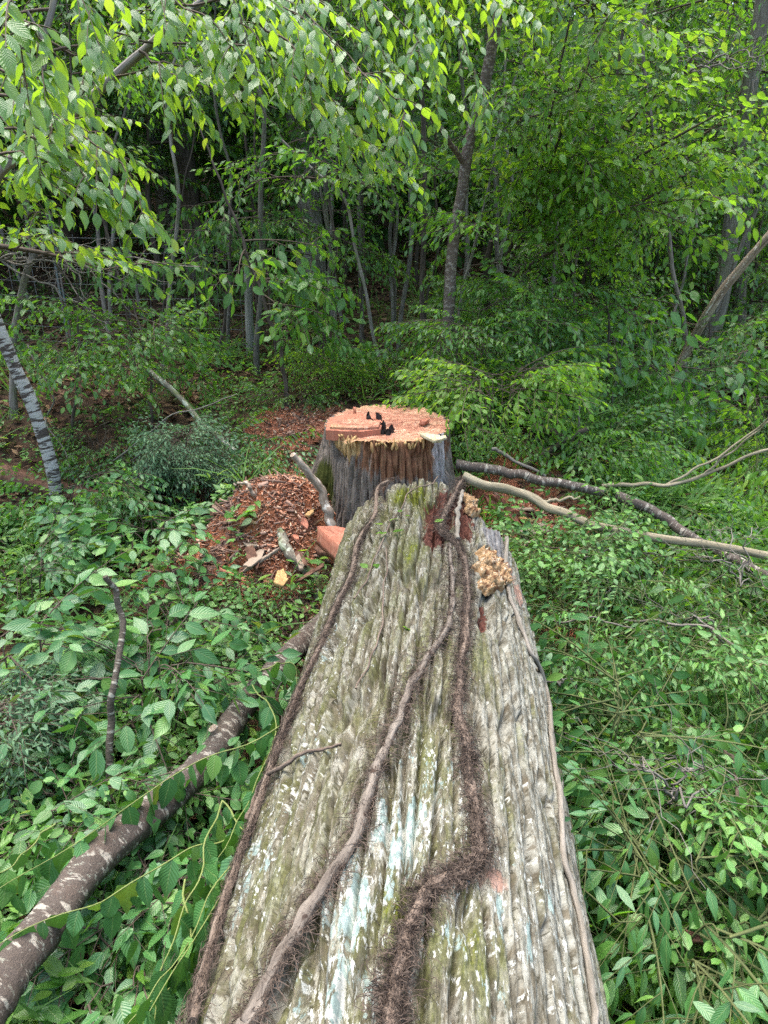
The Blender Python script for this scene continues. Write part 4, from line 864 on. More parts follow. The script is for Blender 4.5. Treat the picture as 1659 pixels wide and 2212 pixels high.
# bright airy tree on the right with branches fanning up
b12 = g(1085, 800)
fan = []
for (a, c) in (((1090, 560), (1290, 90)), ((1110, 520), (1430, 190)), ((1100, 600), (1450, 400)), ((1110, 560), (1230, 40)), ((1130, 500), (1540, 250))):
    p, q = at_y(*a, b12[1] - 1.2), at_y(*c, b12[1] - 2.6); fan.append(([p, p * .6 + q * .4 + np.array([.05, -.1, .08]), q], 0.026, 0.008))
root12 = build_tree('fan_tree', 'airy bright yellow-green tree with branches fanning up on the right', up_from(b12, (1070, 720, -.6), (1050, 620, -1.1), (1060, 520, -1.3)), 0.05, 0.03, 'bark_dark', 'leaf_bright', 'understory', T_OVAL, 22, 0, extra=fan)
def fan_leaves():
    rng = np.random.default_rng(220); acc, lv = Acc(), Leaves()
    for pts, _, _ in fan:
        q = spline(pts, 20)
        for j in range(26):
            t = 7 + rng.integers(0, 13); az = math.atan2(q[-1][1] - q[0][1], q[-1][0] - q[0][0]) + rng.normal(0, 1.1)
            place_spray(lv, acc, SPR['understory'][rng.integers(6)], q[t] + rng.normal(0, 0.12, 3), rot(az, rng.normal(0.05, 0.3), rng.normal(0, 0.5)), rng.uniform(0.7, 1.1))
    link('branches', acc.mesh('branches', M['twig'], root12.location), root12, kind='stuff'); put_leaves(root12, lv, T_OVAL, M['leaf_bright'], rng, 200, 'fan', 'crown')
fan_leaves()
# leafy young tree right of centre with layered bright sprays, and bushy trees further right
for i, (nm, lab, px, py, top, r, sp, lm_, h0, lb, nl, sc, k) in enumerate((
    ('layered_sapling', 'young tree with layered bright green leaf sprays right of the bare twig tangle', 1290, 930, (1310, 640), 0.03, 'hickory', 'leaf_mid', 0.45, 1.1, 12, 0.85, 140),
    ('bushy_tree', 'bushy green tree filling the right edge below the grey trunks', 1640, 1000, (1665, 640), 0.04, 'understory', 'leaf_mid', 0.15, 0.9, 14, 0.9, 60),
    ('bushy_sapling', 'leafy sapling in front of the grey trunk foot at the right', 1520, 960, (1530, 690), 0.03, 'understory', 'leaf_mid', 0.3, 0.8, 10, 0.9, 60),
    ('bushy_sapling', 'dense sapling behind the layered sapling on the right', 1260, 800, (1270, 520), 0.03, 'understory', 'leaf_mid', 0.2, 1.2, 14, 1.0, 0),
    ('bushy_sapling', 'dense sapling between the cherry tree and the grey tree', 1390, 830, (1400, 420), 0.04, 'understory', 'leaf_mid', 0.2, 1.5, 16, 1.0, 0),
    ('leafy_sapling', 'small leafy sapling behind the birch on the left', 150, 960, (170, 640), 0.022, 'understory', 'leaf_mid', 0.5, 0.6, 8, 0.7, 100),
    ('leafy_sapling', 'leafy sapling with rounded leaves right of the birch', 330, 930, (290, 650), 0.02, 'understory', 'leaf_mid', 0.5, 0.5, 7, 0.7, 100),
    ('leafy_sapling', 'shaded sapling with drooping foliage behind the wooden post', 470, 800, (500, 430), 0.03, 'hickory', 'leaf_far', 0.6, 1.1, 10, 0.8, 0),
    ('leafy_sapling', 'shaded leafy sapling in the dark wood above the post', 690, 790, (660, 440), 0.03, 'understory', 'leaf_mid', 0.65, 1.1, 10, 0.9, 0))):
    b0 = g(px, py); t = at_y(*top, b0[1]); 
    build_tree(nm, lab, [b0, b0 * .5 + t * .5 + np.array([0.06, -.05, 0]), t], r * .8, 0.007, 'bark_dark', lm_, sp, T_OVAL if k else T_CHEAP, 40 + i, nl, h0, lb, 4, 0.1, sc, k, 'sap' + lm_, taper=0.3)

# ================================================================== the overhanging cherry bough, close to the camera
def bough():
    rng = np.random.default_rng(31)
    limb = [at_y(60, 330, 3.7), at_y(140, 258, 3.7), at_y(250, 165, 3.65), at_y(330, 92, 3.6), at_y(420, 12, 3.6), at_y(520, -90, 3.6), at_y(700, -150, 3.8), at_y(920, -130, 4.0)]
    stem0 = gz(-2.9, 3.9); P = [stem0, stem0 + (0.1, 0, 1.5), at_y(-40, 420, 3.75), limb[0]] + limb[1:]
    root = thing('cherry_bough', 'overhanging cherry bough with drooping glossy leaves across the upper left', 'tree', stem0)
    acc = Acc(); tube_into(acc, wobble(spline(P, 60), 0.02, 9, 2.2), np.interp(np.linspace(0, 1, 60), [0, .3, .6, 1], [0.045, 0.026, 0.017, 0.012]), 9, 0.2, 3); link('limb', acc.mesh('limb', M['bark_grey'], stem0), root)
    tw, lv = Acc(), Leaves()
    twigs = [([(0, 205), (90, 235), (200, 300), (280, 390), (332, 472)], 2.9), ([(-30, 280), (100, 300), (170, 360), (215, 425)], 2.8), ([(-20, 50), (60, 90), (112, 150)], 2.6), ([(-20, 110), (50, 150), (85, 215)], 2.7),
             ([(250, 165), (370, 140), (460, 175), (520, 225)], 3.5), ([(330, 92), (480, 92), (640, 170), (780, 285), (918, 402)], 3.4), ([(380, 55), (560, 50), (720, 130), (850, 255), (890, 340)], 3.5), ([(420, 12), (600, -10), (780, 60), (880, 185)], 3.6),
             ([(560, 50), (640, 120), (675, 200), (685, 270)], 3.3), ([(640, 170), (730, 240), (765, 330), (772, 400)], 3.3), ([(700, -150), (850, 20), (940, 130), (930, 265)], 3.8), ([(850, -130), (960, 20), (1030, 150), (1050, 230)], 3.9),
             ([(330, 92), (250, 80), (190, 130), (170, 190)], 3.5), ([(520, -90), (520, 30), (590, 120), (620, 200)], 3.4), ([(140, 258), (200, 280), (250, 330)], 3.4), ([(-30, -10), (20, 10), (50, 40), (72, 75)], 1.9),
             ([(420, 12), (330, 20), (260, 70), (215, 150)], 3.5), ([(700, -150), (760, -20), (800, 80), (840, 200)], 3.6), ([(620, -120), (660, 10), (740, 110), (800, 180), (830, 240)], 3.3), ([(920, -130), (1000, -40), (1120, 20), (1180, 90)], 4.2),
             ([(80, 235), (120, 300), (110, 380)], 2.9), ([(-20, 330), (60, 330), (130, 400)], 2.7), ([(300, 110), (380, 170), (420, 235)], 3.3), ([(250, 60), (400, -20), (560, -60)], 3.5), ([(100, -80), (180, -10), (220, 60)], 3.0), ([(0, 150), (60, 190), (120, 260), (150, 330)], 3.1),
             ([(300, -60), (380, 10), (470, 60), (520, 130)], 3.2), ([(780, -100), (860, -20), (900, 60), (910, 140)], 3.4), ([(720, 130), (790, 170), (850, 200), (895, 265)], 3.2), ([(450, -80), (560, -10), (680, 70), (730, 160)], 3.1)]
    for pts, y in twigs:
        dy = rng.normal(0, 0.12)
        q = spline([at_y(px, py, y + dy - 0.05 * i) for i, (px, py) in enumerate(pts)], 16); q = wobble(q, 0.04, 5, y * 3 + pts[0][0])
        tube_into(tw, q, np.linspace(0.0055, 0.0015, 16), 4)
        L = np.linalg.norm(np.diff(q, axis=0), axis=1).sum()
        dress(rng, lv, q, 0.064, 0.44, 58, 0.5, 0.12, 0.12, 1.0, 0.6)
        for j in range(int(5 + L * 10)):
            t = rng.integers(2, 15); d = unit(q[t] - q[t - 1]); sd = unit(np.cross(d, UP)) * rng.choice((-1, 1)); l = rng.uniform(0.12, 0.38) * (1.2 - t / 16)
            k = np.linspace(0, 1, 6)[:, None]; e = q[t] + l * k * unit(d * 0.7 + sd * rng.uniform(0.3, 0.9) + np.array([0, 0, rng.normal(-0.15, 0.2)])) + k * k * np.array([0, 0, -0.28 * l])
            tube_into(tw, e, np.linspace(0.003, 0.001, 6), 3); dress(rng, lv, e, 0.062, 0.42, 58, 0.5, 0.05, 0.12, 1.0, 0.6)
    link('twigs', tw.mesh('twigs', M['twig'], stem0), root, kind='stuff'); put_leaves(root, lv, T_OVAL, M['leaf_cherry'], rng, 300, 'bough')
    # bleached dead twig hanging from the bough
    a = Acc(); tube_into(a, spline([at_y(60, 25, 3.3), at_y(100, 105, 3.3), at_y(96, 165, 3.3), at_y(105, 215, 3.35), at_y(140, 262, 3.4), at_y(170, 275, 3.4)], 20), np.linspace(0.006, 0.003, 20), 6, 0.2, 1); link('dead_twig', a.mesh('dead_twig', M['twig_grey'], stem0), root)
bough()

# ================================================================== fence in the shade on the left
def fence():
    fy = on_ground(540, 770)[1]; bp = gz(on_ground(540, 772)[0], fy)
    root = thing('wire_fence', 'wire mesh fence on a weathered wooden post in the shaded wood', 'fence', bp)
    acc = Acc(); top = at_y(536, 600, fy); tube_into(acc, spline([bp - (0, 0, .2), (bp + top) / 2, top + (0, 0, .1)], 12), np.linspace(0.06, 0.052, 12), 10, 0.12, 2); link('wooden_post', acc.mesh('wooden_post', M['post'], bp), root)
    for px in (145, -120):
        q = at_y(px, 700, fy); q = gz(q[0], fy); a = Acc()
        for dx in (-0.02, 0.02): tube_into(a, np.array([q + (dx, 0, -.2), q + (dx, 0, 1.7)]), 0.014, 4)
        link('steel_post', a.mesh('steel_post', M['steel_post'], bp), root)
    x0 = at_y(-150, 700, fy)[0]
    for k in range(8):
        z = 0.15 + 0.19 * k; x = np.linspace(x0, bp[0], 30); P = np.column_stack([x, np.full(30, fy), np.interp(x, [x0, bp[0]], [H(x0, fy), H(bp[0], fy)]) + z + 0.02 * np.sin(x * 2)])
        a = Acc(); tube_into(a, P, 0.0035, 3); link('wire', a.mesh('wire', M['wire'], bp), root)
    for x in np.arange(x0, bp[0], 0.3):
        z0 = float(np.interp(x, [x0, bp[0]], [H(x0, fy), H(bp[0], fy)])); a = Acc(); tube_into(a, np.array([(x, fy, z0 + .12), (x, fy, z0 + 1.5)]), 0.003, 3); link('stay_wire', a.mesh('stay_wire', M['wire'], bp), root)
fence()

# ================================================================== logs, branches and sticks on the ground
def lying(name, label, pts, r0, r1, mat, cat='branch', sides=9, n=40, rough=0.2, forks=(), seed=1, wob=0.02, stubs=()):
    """pts: (px, py, height above ground)"""
    P = wobble(spline([on_ground(px, py, h) for px, py, h in pts], n), wob, 8, seed * 2.7)
    root = thing(name, label, cat, P[0]); acc = Acc()
    tube_into(acc, P, np.linspace(r0, r1, n) * (1 + 0.08 * noise3(np.arange(n) * .4, seed, 1)), sides, rough, seed); link('stem', acc.mesh('stem', M[mat], P[0]), root)
    for fp, f0, f1 in forks:
        a = Acc(); Q = wobble(spline([on_ground(px, py, h) for px, py, h in fp], 20), wob, 6, seed + 9); tube_into(a, Q, np.linspace(f0, f1, 20), 6, rough, seed); link('fork', a.mesh('fork', M[mat], P[0]), root)
    return root, P
# the cherry log under the trunk on the left
logroot, LP = lying('cherry_log', 'cherry log with white-streaked bark running under the left of the trunk', [(-120, 2300, .45), (-20, 2160, .45), (70, 2030, .44), (200, 1865, .42), (330, 1748, .40), (440, 1655, .37), (515, 1545, .33), (600, 1440, .30), (690, 1352, .26), (760, 1290, .2)], 0.067, 0.060, 'bark_log', 'log', 26, 150, 0.22, seed=2)
a = Acc(); tube_into(a, spline([on_ground(508, 1625, .28), on_ground(482, 1600, .36), on_ground(460, 1572, .44)], 10), np.linspace(0.03, 0.022, 10), 10, 0.2, 4); link('branch_stub', a.mesh('branch_stub', M['dead_pale'], logroot.location), logroot)
a = Acc(); tube_into(a, spline([on_ground(434, 1660, .30), on_ground(438, 1640, .37), on_ground(440, 1625, .42)], 8), np.linspace(0.016, 0.014, 8), 8, 0.3, 5); link('branch_stub', a.mesh('branch_stub', M['rotten'], logroot.location), logroot)
lying('pale_branch', 'long pale branch lying from the butt of the trunk to the right edge', [(1000, 1028, .75), (1045, 1046, .7), (1100, 1056, .65), (1160, 1080, .6), (1215, 1108, .58), (1300, 1137, .58), (1450, 1166, .58), (1560, 1180, .58), (1690, 1205, .58)], 0.034, 0.026, 'twig_pale', forks=[([(1170, 1086, .6), (1205, 1080, .62), (1255, 1074, .65)], 0.014, 0.008)], seed=3)
lying('dark_log', 'dark banded log just right of the stump behind the pale branch', [(985, 1003, .5), (1040, 1012, .48), (1100, 1024, .45), (1150, 1032, .45), (1245, 1054, .42), (1300, 1062, .38)], 0.038, 0.032, 'bark_log', 'log', 14, 50, 0.2, seed=4)
lying('thin_stick', 'short thin whitish stick propped above the dark log', [(1062, 970, .35), (1085, 978, .33), (1110, 991, .3), (1180, 1028, .25)], 0.016, 0.012, 'twig_grey', seed=5)
lying('mottled_log', 'mottled white and black log half hidden in leaves at the right', [(1330, 1070, .4), (1380, 1090, .4), (1440, 1122, .4), (1500, 1160, .4), (1570, 1200, .4), (1700, 1262, .4)], 0.036, 0.03, 'bark_log', 'log', 12, 50, 0.2, seed=6)
lying('brown_branch', 'brown branch slanting up to the right behind the dark log', [(1135, 1005, .05), (1170, 985, .1), (1215, 955, .2), (1270, 925, .35)], 0.035, 0.02, 'bark_dark', seed=7)
lying('black_branch', 'short black branch end in the bushes right of the stump', [(1140, 907, .1), (1190, 908, .12), (1250, 904, .2)], 0.035, 0.025, 'bark_dark', seed=8)
lying('black_branch', 'lower black branch sloping down through the bushes right of the stump', [(1150, 915, .15), (1200, 938, .15), (1255, 968, .1)], 0.03, 0.025, 'bark_dark', seed=9)
lying('bare_stem', 'long bare pale stem arching to the right edge above the brush', [(1300, 1050, .25), (1370, 1045, .35), (1440, 1047, .45), (1520, 1025, .6), (1600, 992, .8), (1690, 960, 1.0)], 0.017, 0.010, 'twig_pale', forks=[([(1440, 1047, .45), (1530, 1000, .7), (1610, 945, .95), (1690, 880, 1.3)], 0.011, 0.006), ([(1520, 1025, .6), (1600, 960, .9), (1670, 905, 1.2)], 0.009, 0.005)], seed=10)
for i, (lab, a_, b_) in enumerate((('upright pale dead stick in the brush right of the stump', (1315, 965), (1332, 790)), ('tall thin dead stick leaning right in the brush', (1330, 965), (1345, 720)), ('whitish dead stick beside the leaning snag', (1435, 1010), (1463, 838)), ('thin dead stick near the right edge above the brush', (1530, 1000), (1578, 860)), ('short grey dead stick left of the tall sticks', (1245, 1000), (1255, 850)))):
    p = g(*a_); q = at_y(*b_, p[1]); acc = Acc(); tube_into(acc, wobble(spline([p, (p + q) / 2, q], 16), 0.02, 4, i), np.linspace(0.012, 0.006, 16), 5, 0.2, i); o = link('dead_stick', acc.mesh('dead_stick', M['twig_grey'], p)); o.location = p; tag(o, lab, 'stick')
for i, (lab, pts, r, mt) in enumerate((
    ('arching bare vine over the leafy brush at the right', [(1350, 1340, .35), (1450, 1342, .5), (1560, 1370, .55), (1625, 1450, .5), (1650, 1560, .45)], 0.009, 'twig_grey'),
    ('pale straight stick in the lower right foliage', [(1470, 1696, .35), (1530, 1740, .38), (1590, 1785, .4), (1690, 1845, .4)], 0.007, 'twig_pale'),
    ('brown twig curving through the right brush', [(1460, 1555, .3), (1540, 1590, .42), (1590, 1650, .42), (1600, 1750, .4), (1585, 1800, .3)], 0.010, 'twig'),
    ('thin reddish cane arching out from the trunk butt to the right', [(1110, 1150, .3), (1180, 1180, .4), (1260, 1185, .45), (1360, 1190, .45), (1500, 1210, .4)], 0.006, 'twig'),
    ('grey twig crossing the brush beside the trunk', [(1160, 1345, .4), (1240, 1335, .55), (1320, 1345, .55), (1400, 1380, .5)], 0.006, 'twig_grey'),
    ('bare twig in the lower right brush', [(1400, 1680, .3), (1450, 1630, .45), (1540, 1600, .45)], 0.007, 'twig_grey'),
    ('small broken stick jutting from the brush against the trunk', [(1178, 1474, .5), (1210, 1474, .52), (1245, 1476, .5)], 0.006, 'twig_grey'),
    ('grey stick near the right edge of the brush', [(1570, 1430, .3), (1620, 1438, .35), (1690, 1450, .35)], 0.014, 'dead_pale'))):
    lying('brush_twig', lab, pts, r, r * 0.6, mt, 'twig', 5, 30, 0.1, seed=60 + i, wob=0.04)
# left side
lying('banded_stem', 'thin grey banded sapling stem standing in the left foliage', [(240, 1790, .05), (241, 1700, .25), (240, 1560, .5), (248, 1480, .65), (263, 1340, .85), (252, 1290, .95), (236, 1248, 1.05)], 0.017, 0.012, 'bark_ring', 'sapling', 8, 40, 0.15, seed=12)
lying('dead_branch', 'pale stripped dead branch propped against the left of the stump', [(632, 982, .75), (655, 1010, .62), (690, 1050, .45), (705, 1090, .35), (715, 1138, .25)], 0.022, 0.036, 'dead_pale', 'branch', 10, 40, 0.35, seed=13)
lying('lichen_branch', 'crusty lichen-covered branch lying on the sawdust mound', [(606, 1148, .30), (616, 1175, .30), (628, 1198, .28), (655, 1226, .22), (682, 1240, .16), (684, 1270, .10), (680, 1300, .05)], 0.042, 0.02, 'bark_lichen', 'branch', 11, 50, 0.45, seed=14)
lying('lichen_branch', 'thin greyish root leaning left of the sawdust mound', [(395, 1205, .05), (430, 1180, .12), (475, 1145, .2), (510, 1110, .28)], 0.03, 0.025, 'bark_lichen', 'branch', 9, 30, 0.3, seed=15)
lying('fallen_pole', 'thin grey pole slanting down from the left towards the stump', [(320, 800, .7), (380, 850, .55), (455, 930, .35), (520, 985, .2), (545, 1000, .12)], 0.026, 0.022, 'bark_lichen', 'branch', 8, 40, 0.15, seed=16)
lying('rotten_log', 'brown rotten log lying behind the birch foot on the left', [(-60, 1020, .08), (20, 1032, .10), (90, 1050, .10), (160, 1068, .10), (250, 1095, .08)], 0.10, 0.08, 'rotten', 'log', 16, 50, 0.4, seed=17)
lying('charred_log', 'short blackened log behind the grey thistle on the left', [(290, 1060, .1), (330, 1040, .14), (375, 1012, .14), (400, 1000, .1)], 0.12, 0.13, 'charred', 'log', 18, 30, 0.4, seed=18)
lying('white_lichen_stick', 'white lichen-crusted stick end in front of the blackened log', [(272, 1066, .12), (290, 1045, .2), (314, 1012, .33)], 0.028, 0.02, 'dead_pale', 'branch', 9, 20, 0.4, seed=19)
lying('curled_root', 'pale curled root sticking out of the soil mound top', [(560, 1085, .42), (545, 1062, .52), (536, 1046, .58), (520, 1042, .56), (505, 1046, .5)], 0.018, 0.007, 'dead_pale', 'root', 8, 24, 0.25, seed=20)
lying('left_twig', 'long bare grey twig slanting across the left undergrowth', [(210, 1010, .15), (270, 980, .3), (360, 905, .55), (440, 880, .7), (510, 850, .8)], 0.009, 0.004, 'twig_grey', 'twig', 5, 30, 0.1, seed=21, forks=[([(360, 905, .55), (330, 960, .3), (250, 1015, .1)], 0.006, 0.004)])
lying('left_twig', 'crooked bare twig hanging right of the birch', [(60, 745, .9), (85, 800, .75), (115, 860, .6), (100, 905, .4), (140, 980, .25), (180, 1090, .05)], 0.010, 0.005, 'twig_grey', 'twig', 5, 30, 0.1, seed=22)
lying('left_twig', 'dead grey twig on the cherry log edge near the trunk', [(628, 1372, .25), (620, 1440, .35), (600, 1490, .35), (578, 1515, .3), (605, 1540, .3), (600, 1600, .3), (575, 1680, .25)], 0.006, 0.004, 'twig_grey', 'twig', 5, 40, 0.1, seed=23)
lying('left_twig', 'short bent twig in the leaves below the banded stem', [(285, 1560, .2), (310, 1600, .25), (370, 1630, .2)], 0.006, 0.004, 'twig', 'twig', 5, 20, 0.1, seed=24)
# dead twiggy branches in the shade
def bare_brush(name, label, start, ends, y, seed, mat='twig_grey', n=22, r=0.012):
    rng = np.random.default_rng(seed); p0 = at_y(*start, y); root = thing(name, label, 'dead branch', p0)
    for i, e in enumerate(ends):
        q = wobble(spline([p0, at_y((start[0] + e[0]) / 2 + rng.normal(0, 12), (start[1] + e[1]) / 2 - 15, y + rng.normal(0, .2)), at_y(*e, y + rng.normal(0, .4))], 18), 0.07, 6, seed + i); a = Acc()
        tube_into(a, q, np.linspace(r, r * 0.3, 18), 5, 0.1, i); link('branch', a.mesh('branch', M[mat], p0), root)
        tw = Acc()
        for j in range(n // len(ends) + 2):
            t = rng.integers(3, 17); d = unit(q[t] - q[t - 1] + rng.normal(0, 0.6, 3)); l = rng.uniform(0.15, 0.55)
            tube_into(tw, wobble(q[t] + np.linspace(0, 1, 8)[:, None] * l * d, 0.05, 5, j + seed), np.linspace(r * 0.4, r * 0.15, 8), 3)
        o = link('twigs', tw.mesh('twigs', M[mat], p0), root); o['kind'] = 'stuff'
bare_brush('dead_branch_spray', 'bare grey branch spray in the shade above the birch', (0, 560), [(130, 525), (240, 540), (380, 610), (435, 575), (320, 620), (260, 720)], 6.6, 3, n=40)
bare_brush('dead_branch_spray', 'bare branch crossing down behind the left saplings', (60, 490), [(150, 610), (195, 650), (255, 740), (300, 690)], 6.9, 4, n=20)
bare_brush('dead_branch_spray', 'tangle of dead grey twigs right of the cherry tree', (1060, 700), [(1010, 560), (1130, 560), (1200, 590), (1250, 640), (1180, 520), (1090, 540), (1260, 720), (990, 640), (1150, 700)], 8.4, 5, n=90)
bare_brush('dead_branch_spray', 'fine dead twigs in the brush below the layered sapling', (1250, 1000), [(1200, 800), (1180, 880), (1290, 820), (1330, 860), (1220, 760), (1120, 840)], 7.0, 6, n=50, r=0.008)
bare_brush('dead_branch_spray', 'thin hanging stems in the undergrowth behind the stump', (1060, 830), [(1040, 700), (1090, 720), (1000, 760), (1120, 690), (1030, 640)], 8.8, 7, n=30, r=0.008)
bare_brush('dead_branch_spray', 'white dead twigs before the grey trunks at the top right', (1480, 160), [(1560, 110), (1600, 150), (1640, 140), (1660, 115)], 7.5, 8, n=12)

for k, (lab, st, ends) in enumerate((('dry bare twigs lying over the right brush below the pale branch', (1250, 1190), [(1330, 1240), (1420, 1215), (1380, 1290), (1300, 1310)]), ('dry grey twig fan in the middle of the right brush', (1500, 1330), [(1400, 1400), (1440, 1470), (1600, 1480), (1560, 1400)]), ('dry twigs sticking up at the right edge of the brush', (1600, 1250), [(1540, 1130), (1640, 1120), (1500, 1200), (1650, 1300)]), ('brown dry twigs in the lower right brush', (1450, 1720), [(1380, 1640), (1520, 1640), (1560, 1760), (1400, 1800)]))):
    bare_brush('dry_twigs', lab, st, ends, on_ground(st[0], st[1], 0.55)[1], 80 + k, n=16, r=0.006)

# ================================================================== felling debris left of the stump
def mound():
    cx, cy_ = -0.98, 4.5
    x = np.linspace(-1.05, 1.05, 150); y = np.linspace(-0.95, 0.95, 140); X, Y = np.meshgrid(x, y)
    r = np.sqrt((X / 1.0) ** 2 + (Y / 0.9) ** 2); pk = 0.40 * np.exp(-(((X + 0.02) / 0.34) ** 2 + ((Y - 0.15) / 0.32) ** 2)) + 0.20 * np.exp(-(((X - 0.30) / 0.25) ** 2 + ((Y + 0.05) / 0.35) ** 2)) + 0.16 * np.exp(-(((X + 0.45) / 0.3) ** 2 + ((Y + 0.2) / 0.3) ** 2))
    z = H(X + cx, Y + cy_) + pk + 0.07 * fbm(X * 5, Y * 5, 3, 4) + 0.05 * fbm(X * 18, Y * 18, 1, 4) + 0.05 - 0.35 * sstep(0.68, 1.0, r)
    sd = 0.36 + np.maximum.reduce([np.exp(-(((X - a_) / c) ** 2 + ((Y - b_) / d) ** 2)) for a_, b_, c, d in ((0.30, 0.10, 0.28, 0.40), (-0.50, -0.02, 0.26, 0.20), (0.12, -0.32, 0.22, 0.20), (0.62, 0.1, 0.25, 0.35), (-0.1, 0.35, 0.3, 0.2))])
    o = link('soil_mound', make_mesh('soil_mound', np.stack([X, Y, z], -1).reshape(-1, 3), grid_faces(140, 150), M['mound'], {'sawdust': sd.ravel()}), None, kind='structure'); o.location = (cx, cy_, 0)
mound()
p = lambda px, py, z: on_z(px, py, z)
wb('wood_wedge', 'red sawn wood wedge lying between the mound and the trunk', [p(686, 1137, .55), p(720, 1136, .58), p(760, 1143, .58), p(744, 1190, .50)], (-0.01, -0.03, -0.12), M['redwood'], 'wood wedge', 5, 0.004)
wb('bark_slab', 'dark weathered slab under the red wood wedge', [p(655, 1172, .36), p(745, 1183, .38), p(745, 1200, .36), p(690, 1192, .35)], (0, 0, -0.03), M['rotten'], 'wood slab', 6)
wb('bark_slab', 'dark brown bark slab leaning beside the pale dead branch', [p(640, 1022, .45), p(652, 1020, .47), p(690, 1080, .25), p(672, 1084, .25)], (0.02, -0.02, -0.04), M['rotten'], 'bark slab', 7)
wb('rock', 'pale flat-faced rock set in the left of the mound', [p(575, 1155, .28), p(610, 1150, .32), p(622, 1185, .25), p(600, 1215, .16), p(565, 1205, .16)], (0.0, 0.12, -0.1), M['dead_pale'] if False else M['bark_lichen'], 'rock', 8, 0.02)
wb('splinter', 'long yellow splinter standing along the left edge of the trunk', [p(722, 1222, .55), p(728, 1219, .55), p(712, 1292, .40), p(705, 1295, .40)], (0.015, 0, -0.02), M['yellow_wood'], 'splinter', 9, 0.003)
wb('wood_chunk', 'cream wood chip beside the wedge on the mound', [p(655, 1105, .5), p(672, 1112, .5), p(680, 1130, .48), p(660, 1128, .48)], (0, 0, -0.04), M['yellow_wood'], 'wood chip', 10, 0.02)
wb('wood_chunk', 'flat yellowish offcut on the crest of the mound', [p(610, 1064, .45), p(640, 1075, .45), p(650, 1085, .43), p(628, 1082, .43)], (0, 0, -0.03), M['yellow_wood'], 'wood chip', 11, 0.01)
wb('wood_chunk', 'pale split slab at the foot of the stump by the trunk', [p(716, 1090, .45), p(744, 1086, .5), p(746, 1130, .40), p(720, 1130, .38)], (0.0, 0.03, -0.03), M['dead_pale'], 'wood slab', 12, 0.01)
wb('wood_chunk', 'white-edged chip at the front foot of the mound', [p(545, 1238, .10), p(562, 1232, .13), p(570, 1252, .08), p(550, 1258, .07)], (0, 0.02, -0.04), M['dead_pale'], 'wood chip', 13, 0.01)
wb('wood_chunk', 'pinkish split plank behind the trunk butt on the right', [p(1045, 1065, .62), p(1075, 1070, .6), p(1140, 1120, .35), p(1115, 1135, .35), p(1060, 1092, .52)], (0.03, 0.05, -0.10), M['redwood'], 'wood slab', 14, 0.02)
wb('wood_chunk', 'reddish split slab in the sawdust right of the trunk', [p(1120, 1130, .20), p(1170, 1140, .2), p(1190, 1165, .16), p(1150, 1172, .16)], (0.0, 0.02, -0.05), M['redwood'], 'wood slab', 15, 0.02)
wb('bark_strip', 'strip of brown bark at the lower right edge of the brush', [p(1480, 2005, .35), p(1530, 2022, .35), p(1545, 2040, .33), p(1490, 2030, .33)], (0, 0, -0.02), M['rotten'], 'bark', 16, 0.01)
srng = np.random.default_rng(808)
for k in range(26):
    left = k < 16
    px, py = (srng.uniform(470, 690), srng.uniform(1090, 1260)) if left else (srng.uniform(1100, 1210), srng.uniform(1075, 1180))
    q = on_ground(px, py, 0.30 if left else 0.06); az = srng.uniform(0, 6.28); L, W = srng.uniform(0.05, 0.16), srng.uniform(0.018, 0.05)
    d1 = np.array([math.cos(az), math.sin(az), srng.normal(-.1, .25)]) * L; d2 = np.array([-math.sin(az), math.cos(az), srng.normal(0, .3)]) * W
    wb('wood_scrap', 'splintered scrap of torn wood lying on the mound left of the trunk butt' if left else 'torn bark or wood scrap in the sawdust right of the trunk butt', [q - d1 - d2 * .4, q - d1 * .2 - d2, q + d1 - d2 * .3, q + d1 * .7 + d2 * .5, q - d1 * .8 + d2], (0, 0, -srng.uniform(0.012, 0.03)), M[('dead_pale', 'redwood', 'rotten', 'yellow_wood', 'dead_pale')[k % 5]], 'wood scrap', 20 + k, 0.008)
for o_ in [o for o in COL.objects if o.name.startswith('wood_scrap')]: o_['group'] = 'wood scraps on the mound' if 'mound' in o_['label'] else 'wood scraps right of the trunk butt'
